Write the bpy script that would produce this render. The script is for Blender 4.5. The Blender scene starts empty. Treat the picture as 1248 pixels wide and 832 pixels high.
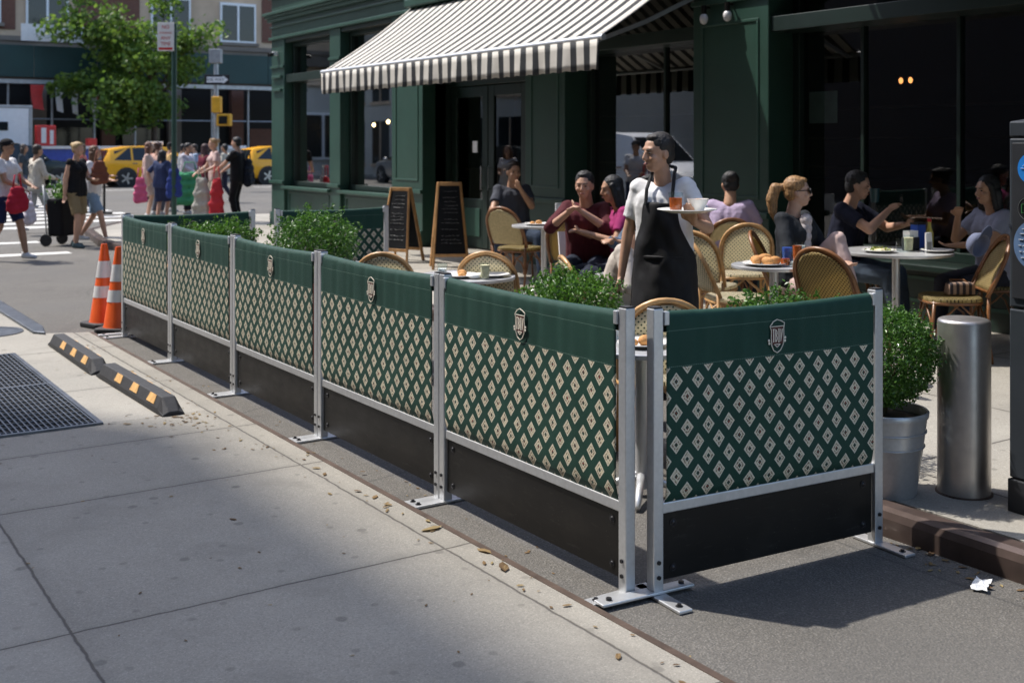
import bpy, bmesh, math, random
import numpy as np
from mathutils import Vector, Matrix, Euler
random.seed(7); rng = np.random.default_rng(11)
PI = math.pi; R = math.radians
S = bpy.context.scene; COL = S.collection
V = Vector
# ------------------------------------------------------------------ camera frame (street runs along +Y, building side is +X)
FWD = V((0.555, 0.832)); RGT = V((0.832, -0.555)); FPX = 1390.0; CAMH = 1.66
def at(px, d):                        # point on the ground: lateral image column px at depth d metres from the camera
    x = (px-624)/FPX*d
    p = FWD*d + RGT*x
    return (p.x, p.y)
def G(px, py, z=0.0):                 # point of a level plane at height z
    return at(px, FPX*(CAMH-z)/(py-177))
def face(deg):                        # facing: 0 = towards the photographer, 90 = image right, 180 = away
    v = -FWD*math.cos(R(deg)) + RGT*math.sin(R(deg))
    return math.atan2(-v.x, v.y)      # rotation for things whose front is local +Y
# ------------------------------------------------------------------ object helpers
def tag(o, label=None, cat=None, group=None, kind=None):
    if label: o['label'] = label
    if cat: o['category'] = cat
    if group: o['group'] = group
    if kind: o['kind'] = kind
    return o
def thing(name, label, cat, loc=(0,0,0), rz=0, group=None):
    o = bpy.data.objects.new(name, None); COL.objects.link(o)
    o.empty_display_size = .1
    o.location = loc if len(loc) == 3 else (loc[0], loc[1], 0); o.rotation_euler = (0,0,rz)
    return tag(o, label, cat, group)
KIDS = {}
def parent_to(o, p):
    if p is not None:
        o.parent = p; KIDS.setdefault(p.name, []).append(o)
def dup(o, parent=None):
    c = o.copy(); COL.objects.link(c)
    if parent is not None: parent_to(c, parent)
    for k in list(KIDS.get(o.name, [])): dup(k, c)
    return c
def place(o, loc, rz=0, label=None, group=None):
    o.location = loc if len(loc) == 3 else (loc[0], loc[1], 0); o.rotation_euler = (0,0,rz)
    if label: o['label'] = label
    if group: o['group'] = group
    return o
class MB:
    def __init__(s): s.v = []; s.f = []; s.m = []; s.mi = 0
    def add(s, vs, fs):
        b = len(s.v); s.v += [tuple(v) for v in vs]
        s.f += [tuple(i+b for i in f) for f in fs]; s.m += [s.mi]*len(fs)
        return s
    def box(s, c, sz, rot=None, taper=None):
        hx,hy,hz = sz[0]/2, sz[1]/2, sz[2]/2; vs = []
        for z in (-1,1):
            k = 1 if (z < 0 or taper is None) else taper
            for x,y in ((-1,-1),(1,-1),(1,1),(-1,1)):
                p = V((x*hx*k, y*hy*k, z*hz))
                if rot is not None: p = rot @ p
                vs.append(p+V(c))
        return s.add(vs, [(3,2,1,0),(4,5,6,7),(0,1,5,4),(1,2,6,5),(2,3,7,6),(3,0,4,7)])
    def b2(s, x0,x1,y0,y1,z0,z1): return s.box(((x0+x1)/2,(y0+y1)/2,(z0+z1)/2),(abs(x1-x0),abs(y1-y0),abs(z1-z0)))
    def bar(s, p0, p1, w, h=None):     # square bar between two points
        h = h or w; a = V(p0); b = V(p1); d = (b-a)
        q = d.to_track_quat('Z','Y').to_matrix()
        return s.box((a+b)/2, (w,h,d.length), q)
    def cyl(s, p0, p1, r0, r1=None, n=12, caps=True):
        r1 = r0 if r1 is None else r1; a = V(p0); b = V(p1); d = b-a
        q = d.to_track_quat('Z','Y').to_matrix(); vs = []
        for p,r in ((a,r0),(b,r1)):
            for i in range(n):
                t = 2*PI*i/n; vs.append(p+q@V((r*math.cos(t), r*math.sin(t),0)))
        fs = [(i,(i+1)%n,n+(i+1)%n,n+i) for i in range(n)]
        if caps: fs += [tuple(range(n-1,-1,-1)), tuple(range(n,2*n))]
        return s.add(vs, fs)
    def tube(s, pts, r, n=8, closed=False, r1=None):
        pts = [V(p) for p in pts]; m = len(pts); vs = []
        up = None
        for i,p in enumerate(pts):
            if closed: d = pts[(i+1)%m]-pts[i-1]
            else: d = pts[min(i+1,m-1)]-pts[max(i-1,0)]
            d.normalize()
            if up is None:
                up = V((0,0,1)) if abs(d.z) < .9 else V((1,0,0))
            a = up - d*up.dot(d)
            if a.length < 1e-4: a = d.orthogonal()
            a.normalize(); up = a; b = d.cross(a)
            rr = r if r1 is None else r+(r1-r)*i/(m-1)
            for k in range(n):
                t = 2*PI*k/n; vs.append(p+a*rr*math.cos(t)+b*rr*math.sin(t))
        fs = []
        for i in range(m if closed else m-1):
            j = (i+1)%m
            for k in range(n): fs.append((i*n+k, i*n+(k+1)%n, j*n+(k+1)%n, j*n+k))
        if not closed: fs += [tuple(range(n-1,-1,-1)), tuple(range((m-1)*n, m*n))]
        return s.add(vs, fs)
    def lathe(s, prof, c=(0,0,0), n=24, close=True):
        vs = []; m = len(prof)
        for r,z in prof:
            for k in range(n):
                t = 2*PI*k/n; vs.append((c[0]+r*math.cos(t), c[1]+r*math.sin(t), c[2]+z))
        fs = []
        for i in range(m-1):
            for k in range(n): fs.append((i*n+k, i*n+(k+1)%n, (i+1)*n+(k+1)%n, (i+1)*n+k))
        if close: fs += [tuple(range(n-1,-1,-1)), tuple(range((m-1)*n, m*n))]
        return s.add(vs, fs)
    def ell(s, c, rad, rot=None, nu=14, nv=9):
        vs = []; c = V(c)
        for j in range(1,nv):
            a = PI*j/nv
            for i in range(nu):
                t = 2*PI*i/nu
                p = V((rad[0]*math.sin(a)*math.cos(t), rad[1]*math.sin(a)*math.sin(t), -rad[2]*math.cos(a)))
                if rot is not None: p = rot@p
                vs.append(p+c)
        lo = V((0,0,-rad[2])); hi = V((0,0,rad[2]))
        if rot is not None: lo = rot@lo; hi = rot@hi
        vs += [lo+c, hi+c]; L = len(vs)-2
        fs = [(j*nu+i, j*nu+(i+1)%nu, (j+1)*nu+(i+1)%nu, (j+1)*nu+i) for j in range(nv-2) for i in range(nu)]
        fs += [(L,(i+1)%nu,i) for i in range(nu)]
        fs += [(L+1,(nv-2)*nu+i,(nv-2)*nu+(i+1)%nu) for i in range(nu)]
        return s.add(vs, fs)
    def cap(s, p0, p1, r0, r1=None, n=12, flat0=False, flat1=False):   # tapered limb with round (or flat) ends
        r1 = r0 if r1 is None else r1
        s.cyl(p0,p1,r0,r1,n)
        if not flat0: s.ell(p0,(r0,)*3,None,n,8)
        if not flat1: s.ell(p1,(r1,)*3,None,n,8)
        return s
    def quad(s, a,b,c,d): return s.add([a,b,c,d],[(0,1,2,3)])
    def poly(s, pts, axis_vec):       # prism: outline extruded by a vector
        n = len(pts); vs = [V(p) for p in pts]; e = V(axis_vec); vs += [p+e for p in vs]
        fs = [tuple(range(n-1,-1,-1)), tuple(range(n,2*n))]+[(i,(i+1)%n,n+(i+1)%n,n+i) for i in range(n)]
        return s.add(vs, fs)
    def build(s, name, mat, parent=None, smooth=False, bevel=0, angle=40):
        me = bpy.data.meshes.new(name); me.from_pydata(s.v, [], s.f)
        for mm in (mat if isinstance(mat,(list,tuple)) else [mat]): me.materials.append(mm)
        if any(s.m): me.polygons.foreach_set('material_index', s.m)
        bm = bmesh.new(); bm.from_mesh(me); bmesh.ops.recalc_face_normals(bm, faces=bm.faces); bm.to_mesh(me); bm.free()
        o = bpy.data.objects.new(name, me); COL.objects.link(o); parent_to(o, parent)
        if smooth:
            me.polygons.foreach_set('use_smooth', [True]*len(me.polygons))
            if smooth != 'all':
                try: me.set_sharp_from_angle(angle=R(angle))
                except Exception: pass
        if bevel:
            b = o.modifiers.new('bevel','BEVEL'); b.width = bevel; b.segments = 2; b.limit_method = 'ANGLE'
        return o
def rot3(rx=0, ry=0, rz=0): return Euler((R(rx),R(ry),R(rz))).to_matrix()
# ------------------------------------------------------------------ materials
class NT:
    def __init__(s, name):
        s.mat = bpy.data.materials.new(name); s.mat.use_nodes = True
        s.t = s.mat.node_tree; s.n = s.t.nodes; s.l = s.t.links
        s.bs = s.n['Principled BSDF']; s.out = s.n['Material Output']
        tc = s.n.new('ShaderNodeTexCoord'); s.obj = tc.outputs['Object']; s.gen = tc.outputs['Generated']
    def set(s, sock, v):
        if hasattr(v,'is_output'): s.l.new(v, sock)
        elif isinstance(v,(tuple,list)) and len(v)==3 and sock.type=='RGBA': sock.default_value = (*v,1)
        else: sock.default_value = v
    def m(s, op, a, b=0.0, c=None, clamp=False):
        n = s.n.new('ShaderNodeMath'); n.operation = op; n.use_clamp = clamp
        s.set(n.inputs[0],a); s.set(n.inputs[1],b)
        if c is not None: s.set(n.inputs[2],c)
        return n.outputs[0]
    def noise(s, scale, detail=3, rough=.6, vec=None, dist=0):
        n = s.n.new('ShaderNodeTexNoise'); n.inputs['Scale'].default_value = scale; n.inputs['Detail'].default_value = detail
        n.inputs['Roughness'].default_value = rough; n.inputs['Distortion'].default_value = dist
        s.l.new(vec or s.obj, n.inputs['Vector']); return n.outputs['Fac']
    def voro(s, scale, vec=None, feature='F1', out='Distance'):
        n = s.n.new('ShaderNodeTexVoronoi'); n.feature = feature; n.voronoi_dimensions = '2D' if vec is not None else '3D'; n.inputs['Scale'].default_value = scale
        s.l.new(vec or s.obj, n.inputs['Vector']); return n.outputs[out]
    def ramp(s, f, *stops):
        n = s.n.new('ShaderNodeValToRGB'); s.set(n.inputs[0], f); e = n.color_ramp.elements
        while len(e) < len(stops): e.new(.5)
        for i,(p,c) in enumerate(stops):
            e[i].position = p; e[i].color = (*c,1) if isinstance(c,(tuple,list)) else (c,c,c,1)
        return n.outputs[0]
    def mix(s, f, a, b, mode='MIX'):
        n = s.n.new('ShaderNodeMix'); n.data_type = 'RGBA'; n.blend_type = mode
        s.set(n.inputs[0], f); s.set(n.inputs[6], a); s.set(n.inputs[7], b); return n.outputs[2]
    def xyz(s, vec=None):
        n = s.n.new('ShaderNodeSeparateXYZ'); s.l.new(vec or s.obj, n.inputs[0]); return n.outputs
    def mapv(s, scale=(1,1,1), vec=None):
        n = s.n.new('ShaderNodeMapping'); n.inputs['Scale'].default_value = scale; s.l.new(vec or s.obj, n.inputs[0]); return n.outputs[0]
    def bump(s, h, strength=.3, dist=.01):
        n = s.n.new('ShaderNodeBump'); n.inputs['Strength'].default_value = strength; n.inputs['Distance'].default_value = dist
        s.set(n.inputs['Height'], h); s.l.new(n.outputs[0], s.bs.inputs['Normal']); return n.outputs[0]
    def pos(s):
        n = s.n.new('ShaderNodeNewGeometry'); return n.outputs['Position']
    def rpi(s):
        n = s.n.new('ShaderNodeNewGeometry'); return n.outputs['Random Per Island']
    def fin(s, col, rough=.6, metal=0.0):
        s.set(s.bs.inputs['Base Color'], col); s.set(s.bs.inputs['Roughness'], rough); s.set(s.bs.inputs['Metallic'], metal); return s.mat
def pm(name, col, rough=.6, metal=0.0, var=.18, scale=6, bump=0.0, bscale=60, spec=None, sheen=0):
    t = NT(name); f = t.noise(scale,4)
    a = tuple(c*(1-var) for c in col); b = tuple(min(1,c*(1+var)) for c in col)
    c = t.ramp(f,(.3,a),(.7,b))
    r = t.m('ADD', t.m('MULTIPLY', t.noise(scale*3,3), .16), rough-.08, clamp=True)
    if bump: t.bump(t.noise(bscale,4), bump, .004)
    if spec is not None: t.bs.inputs['Specular IOR Level'].default_value = spec
    if sheen: t.bs.inputs['Sheen Weight'].default_value = sheen
    return t.fin(c, r, metal)
def cloth(name, col, var=.15): return pm(name, col, .85, 0, var, 9, .35, 160, .2)
def emit(name, col, st):
    t = NT(name); t.bs.inputs['Emission Color'].default_value = (*col,1); t.bs.inputs['Emission Strength'].default_value = st
    return t.fin(col,.4)
def glassmat(name, tint=(.9,.95,.93), refl=1.0, ior=1.5):
    t = NT(name); n = t.n; fr = n.new('ShaderNodeFresnel'); fr.inputs[0].default_value = ior
    gl = n.new('ShaderNodeBsdfGlossy'); gl.inputs['Roughness'].default_value = .015
    tr = n.new('ShaderNodeBsdfTransparent'); tr.inputs[0].default_value = (*tint,1)
    mx = n.new('ShaderNodeMixShader'); ge = n.new('ShaderNodeNewGeometry'); t.l.new(t.m('MULTIPLY', t.m('MULTIPLY', fr.outputs[0], refl, clamp=True), t.m('SUBTRACT', 1.0, ge.outputs['Backfacing'])), mx.inputs[0])
    t.l.new(tr.outputs[0], mx.inputs[1]); t.l.new(gl.outputs[0], mx.inputs[2]); t.l.new(mx.outputs[0], t.out.inputs[0])
    return t.mat
def leafmat(name, a, b, c, trans=.35, rough=.45):
    t = NT(name); col = t.ramp(t.rpi(), (0,a),(.5,b),(1,c))
    n2 = t.noise(3,2); col = t.mix(t.m('MULTIPLY',n2,.5), col, a)
    t.fin(col, rough); tl = t.n.new('ShaderNodeBsdfTranslucent'); t.l.new(col, tl.inputs[0])
    mx = t.n.new('ShaderNodeMixShader'); mx.inputs[0].default_value = trans
    t.l.new(t.bs.outputs[0], mx.inputs[1]); t.l.new(tl.outputs[0], mx.inputs[2]); t.l.new(mx.outputs[0], t.out.inputs[0])
    return t.mat
def lattice(t, u, v, cu, cv, a, b):    # distance field of a diamond lattice: 0 at a diamond's centre, 1 on its outline
    def one(off):
        fu = t.m('SUBTRACT', t.m('FRACT', t.m('ADD', t.m('DIVIDE',u,cu), off)), .5)
        fv = t.m('SUBTRACT', t.m('FRACT', t.m('ADD', t.m('DIVIDE',v,cv), off)), .5)
        return t.m('ADD', t.m('DIVIDE', t.m('ABSOLUTE',fu), a/cu), t.m('DIVIDE', t.m('ABSOLUTE',fv), b/cv))
    return t.m('MINIMUM', one(0.0), one(.5))
M = {}
def kick_mat():
    t = NT('black_panel'); a = t.noise(6,4,.65,t.mapv((1,1,2.2))); sc = t.noise(38,3,.7,t.mapv((.25,1,1.6)))
    c = t.mix(t.ramp(sc,(.60,0.0),(.74,.5)), (.0072,.0066,.006), (.040,.037,.034)); dust = t.ramp(t.noise(3.2,5,.7),(.55,0.0),(.75,.35)); c = t.mix(dust, c, (.030,.026,.022))
    sp = t.ramp(t.voro(55),(.06,.8),(.14,0.0)); c = t.mix(t.m('MULTIPLY',sp,t.ramp(t.noise(5,2),(.5,0.0),(.62,1.0))), c, (.09,.08,.07))
    t.bs.inputs['Specular IOR Level'].default_value = .3
    return t.fin(c, t.m('ADD', t.m('MULTIPLY', a, .3), .27))
def banner_mat():
    t = NT('printed_canvas'); x,y,z = t.xyz()
    d = lattice(t, x, t.m('ADD',z,.033), .101, .117, .0288, .0340)
    g = t.ramp(t.noise(5,3), (.3,(.0095,.047,.034)), (.7,(.012,.058,.041)))
    speck = t.m('GREATER_THAN', t.noise(150,2,.5), .52)
    cream = t.mix(t.m('MULTIPLY',speck,.75), (.64,.57,.41), (.11,.055,.03))
    rim = t.m('MULTIPLY', t.m('GREATER_THAN', d, .80), t.m('LESS_THAN', d, 1.0))
    ring = t.m('MULTIPLY', t.m('GREATER_THAN', d, .30), t.m('LESS_THAN', d, .46))
    light = t.m('MAXIMUM', rim, ring)
    c = t.mix(light, cream, (.72,.66,.53))
    core = t.m('LESS_THAN', d, .30)
    c = t.mix(core, c, t.mix(t.m('GREATER_THAN',t.noise(90,1),.58),(.02,.05,.035),(.22,.05,.03)))
    fade = t.ramp(t.noise(2.2,5,.65,t.mapv((1,1,.6))),(.5,0.0),(.8,.30)); g = t.mix(fade, g, (.035,.085,.066))
    inside = t.m('MULTIPLY', t.m('LESS_THAN', d, 1.0), t.m('LESS_THAN', z, .838))
    col = t.mix(inside, g, c)
    # two rows of stitching on the plain band
    for zz in (.842, .975):
        ln = t.m('LESS_THAN', t.m('ABSOLUTE', t.m('SUBTRACT', z, zz)), .0013)
        dash = t.m('GREATER_THAN', t.m('FRACT', t.m('MULTIPLY', x, 110)), .35)
        col = t.mix(t.m('MULTIPLY', t.m('MULTIPLY', ln, dash), .5), col, (.25,.36,.30))
    w = t.n.new('ShaderNodeTexWave'); w.inputs['Scale'].default_value = 250; t.l.new(t.obj, w.inputs[0])
    h = t.m('ADD', t.m('MULTIPLY', w.outputs['Fac'], .25), t.m('MULTIPLY', t.noise(14,3,.5,t.mapv((1,1,.35))), 1.6))
    t.bump(h, .35, .006); t.bs.inputs['Specular IOR Level'].default_value = .3
    return t.fin(col, .62)
def weave_mat(name, ax, light, dark, cu=.030, cv=.032, a=.0066, b=.0072):
    t = NT(name); c = t.xyz(); u = c[0]; v = c[ax]
    d = lattice(t, u, v, cu, cv, a, b)
    n = t.noise(18,3); li = t.mix(n, tuple(k*.8 for k in light), light)
    hole = t.ramp(d, (.75,1.0),(1.05,0.0))
    t.bump(t.m('MULTIPLY', d, 1.0), .5, .004)
    c = t.mix(hole, li, dark); t.fin(c, .5); tl = t.n.new('ShaderNodeBsdfTranslucent'); t.l.new(c, tl.inputs[0])
    mx = t.n.new('ShaderNodeMixShader'); mx.inputs[0].default_value = .6; t.l.new(t.bs.outputs[0], mx.inputs[1]); t.l.new(tl.outputs[0], mx.inputs[2]); t.l.new(mx.outputs[0], t.out.inputs[0])
    return t.mat
def asphalt_mat():
    t = NT('asphalt'); p = t.pos()
    big = t.noise(.7,4,.6,p); sm = t.noise(160,2,.7,p); vo = t.voro(95,p)
    c = t.ramp(big,(.3,(.085,.079,.070)),(.7,(.125,.117,.104)))
    c = t.mix(t.ramp(sm,(.45,.0),(.75,.5)), c, (.22,.205,.185))
    c = t.mix(t.ramp(vo,(.0,.55),(.22,0.0)), c, (.06,.06,.06))
    vc = t.n.new('ShaderNodeTexVoronoi'); vc.inputs['Scale'].default_value = 165; t.l.new(p, vc.inputs['Vector'])
    gr = t.xyz(vc.outputs['Color'])[0]; c = t.mix(t.ramp(gr,(.0,.55),(.35,0.0)), c, (.055,.053,.05)); c = t.mix(t.ramp(gr,(.78,0.0),(1.0,.42)), c, (.27,.255,.23)); oil = t.ramp(t.noise(1.6,5,.65,p,.6),(.56,0.0),(.70,.5)); c = t.mix(oil, c, (.055,.052,.048))
    patch = t.ramp(t.noise(.35,2,.5,p),(.52,0.0),(.6,.35)); c = t.mix(patch, c, (.09,.088,.085))
    cr = t.voro(.55, p, 'DISTANCE_TO_EDGE'); c = t.mix(t.ramp(cr,(.0,.6),(.006,0.0)), c, (.035,.035,.035))
    t.bump(t.m('ADD', t.m('MULTIPLY',gr,.6), t.m('MULTIPLY',vo,1.2)), .6, .004)
    return t.fin(c, .88)
def concrete_mat(name, base, jx=(), jy=(), jw=.006, period=None, dark=1.0):
    t = NT(name); p = t.pos(); x,y,z = t.xyz(p)
    a = tuple(k*.84 for k in base); b = tuple(k*1.12 for k in base)
    c = t.ramp(t.noise(.9,5,.62,p),(.32,a),(.68,b))
    c = t.mix(t.m('MULTIPLY', t.ramp(t.noise(240,2,.7,p),(.45,0.0),(.75,1.0)), .30), c, tuple(k*.55 for k in base))
    c = t.mix(t.m('MULTIPLY', t.ramp(t.noise(170,1,.5,p),(.62,0.0),(.70,1.0)), .35), c, tuple(min(.7,k*1.7) for k in base))
    vc = t.n.new('ShaderNodeTexVoronoi'); vc.inputs['Scale'].default_value = 190; t.l.new(p, vc.inputs['Vector'])
    gr = t.xyz(vc.outputs['Color'])[0]; c = t.mix(t.ramp(gr,(.0,.42),(.4,0.0)), c, tuple(k*.5 for k in base)); c = t.mix(t.ramp(gr,(.8,0.0),(1.0,.38)), c, tuple(min(.75,k*1.6) for k in base))
    st = t.ramp(t.noise(2.4,4,.6,p,.4),(.55,0.0),(.72,.45)); c = t.mix(st, c, tuple(k*.62 for k in base))
    gum = t.ramp(t.voro(2.1,p),(.0,.0),(.018,.0),(.02,.0)); 
    sp = t.ramp(t.voro(3.3,p),(.035,.45),(.06,0.0)); c = t.mix(sp, c, tuple(k*.45 for k in base))
    wob = t.m('MULTIPLY', t.m('SUBTRACT', t.noise(9,3,.6,p), .5), .02)
    lines = None
    for axis, vals in ((x,jx),(y,jy)):
        for vv in vals:
            dd = t.m('ABSOLUTE', t.m('SUBTRACT', t.m('ADD', axis, wob), vv)); lines = dd if lines is None else t.m('MINIMUM', lines, dd)
    if period:
        for axis,(o,pp) in ((x,period[0]),(y,period[1])):
            q = t.m('ABSOLUTE', t.m('SUBTRACT', t.m('FRACT', t.m('ADD', t.m('DIVIDE', t.m('SUBTRACT', t.m('ADD',axis,wob), o), pp), .5)), .5))
            dd = t.m('MULTIPLY', q, pp); lines = dd if lines is None else t.m('MINIMUM', lines, dd)
    cx = t.m('FLOOR', t.m('DIVIDE', t.m('SUBTRACT', x, .9 if jx else period[0][0]), 1.46 if jx else period[0][1]))
    cy = t.m('FLOOR', t.m('DIVIDE', t.m('SUBTRACT', y, 1.08 if jy else period[1][0]), 1.4733 if jy else period[1][1]))
    cb = t.n.new('ShaderNodeCombineXYZ'); t.l.new(cx, cb.inputs[0]); t.l.new(cy, cb.inputs[1])
    wn = t.n.new('ShaderNodeTexWhiteNoise'); t.l.new(cb.outputs[0], wn.inputs['Vector'])
    c = t.mix(t.ramp(wn.outputs['Value'],(0.0,.20),(.5,0.0)), c, tuple(k*.55 for k in base)); c = t.mix(t.ramp(wn.outputs['Value'],(.5,0.0),(1.0,.14)), c, (.55,.52,.46))
    g1 = t.ramp(t.voro(1.7,p),(.030,.5),(.042,0.0)); c = t.mix(g1, c, tuple(k*.33 for k in base))
    if lines is not None:
        j = t.ramp(t.m('DIVIDE', lines, jw), (.35,1.0),(1.0,0.0))
        halo = t.ramp(t.m('DIVIDE', lines, jw*9), (.1,.28),(1.0,0.0))
        c = t.mix(halo, c, tuple(k*.6 for k in base)); c = t.mix(t.m('MULTIPLY',j,.85), c, (.06,.052,.045))
        h = t.m('SUBTRACT', t.m('MULTIPLY', t.noise(210,3,.7,p), .35), j)
    else: h = t.m('MULTIPLY', t.noise(210,3,.7,p), .35)
    t.bump(h, .55, .006)
    return t.fin(c, .86)
def stripe_mat():
    t = NT('striped_canvas'); x,y,z = t.xyz()
    s = t.m('LESS_THAN', t.m('FRACT', t.m('DIVIDE', y, .225)), .46)
    c = t.mix(s, (.70,.67,.61), (.018,.021,.026))
    c = t.mix(t.m('MULTIPLY', t.noise(3,4), .25), c, (.35,.32,.28), 'MULTIPLY')
    t.fin(c, .8); t.bump(t.noise(7,3), .25, .02)
    tl = t.n.new('ShaderNodeBsdfTranslucent'); t.l.new(c, tl.inputs[0]); mx = t.n.new('ShaderNodeMixShader'); mx.inputs[0].default_value = .10
    t.l.new(t.bs.outputs[0], mx.inputs[1]); t.l.new(tl.outputs[0], mx.inputs[2]); t.l.new(mx.outputs[0], t.out.inputs[0])
    return t.mat
def galv_mat(name='galvanised', col=(.50,.515,.53), rough=.38, brushed=False, metal=.85):
    t = NT(name); f = t.voro(60 if not brushed else 30); f2 = t.noise(9,4)
    c = t.mix(t.m('MULTIPLY',f,.35), col, tuple(k*.72 for k in col)); c = t.mix(t.m('MULTIPLY', t.ramp(f2,(.5,0.0),(.75,1.0)), .35), c, tuple(k*.6 for k in col))
    r = t.m('ADD', t.m('MULTIPLY', f2, .22), rough-.1)
    if brushed: t.bump(t.noise(1, 2, .6, t.mapv((420,420,2))), .07, .002)
    return t.fin(c, r, metal if not brushed else .95)
def brick_mat(name, a, b, mortar, sc=1.0):
    t = NT(name); n = t.n.new('ShaderNodeTexBrick'); x,y,z = t.xyz()
    cb = t.n.new('ShaderNodeCombineXYZ'); t.l.new(t.m('ADD',x,y), cb.inputs[0]); t.l.new(z, cb.inputs[1]); t.l.new(cb.outputs[0], n.inputs['Vector'])
    n.inputs['Color1'].default_value = (*a,1); n.inputs['Color2'].default_value = (*b,1); n.inputs['Mortar'].default_value = (*mortar,1)
    n.inputs['Scale'].default_value = 4.5*sc; n.inputs['Mortar Size'].default_value = .015
    c = t.mix(t.m('MULTIPLY', t.noise(.8,4), .5), n.outputs[0], tuple(k*.6 for k in a)); return t.fin(c,.85)
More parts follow.
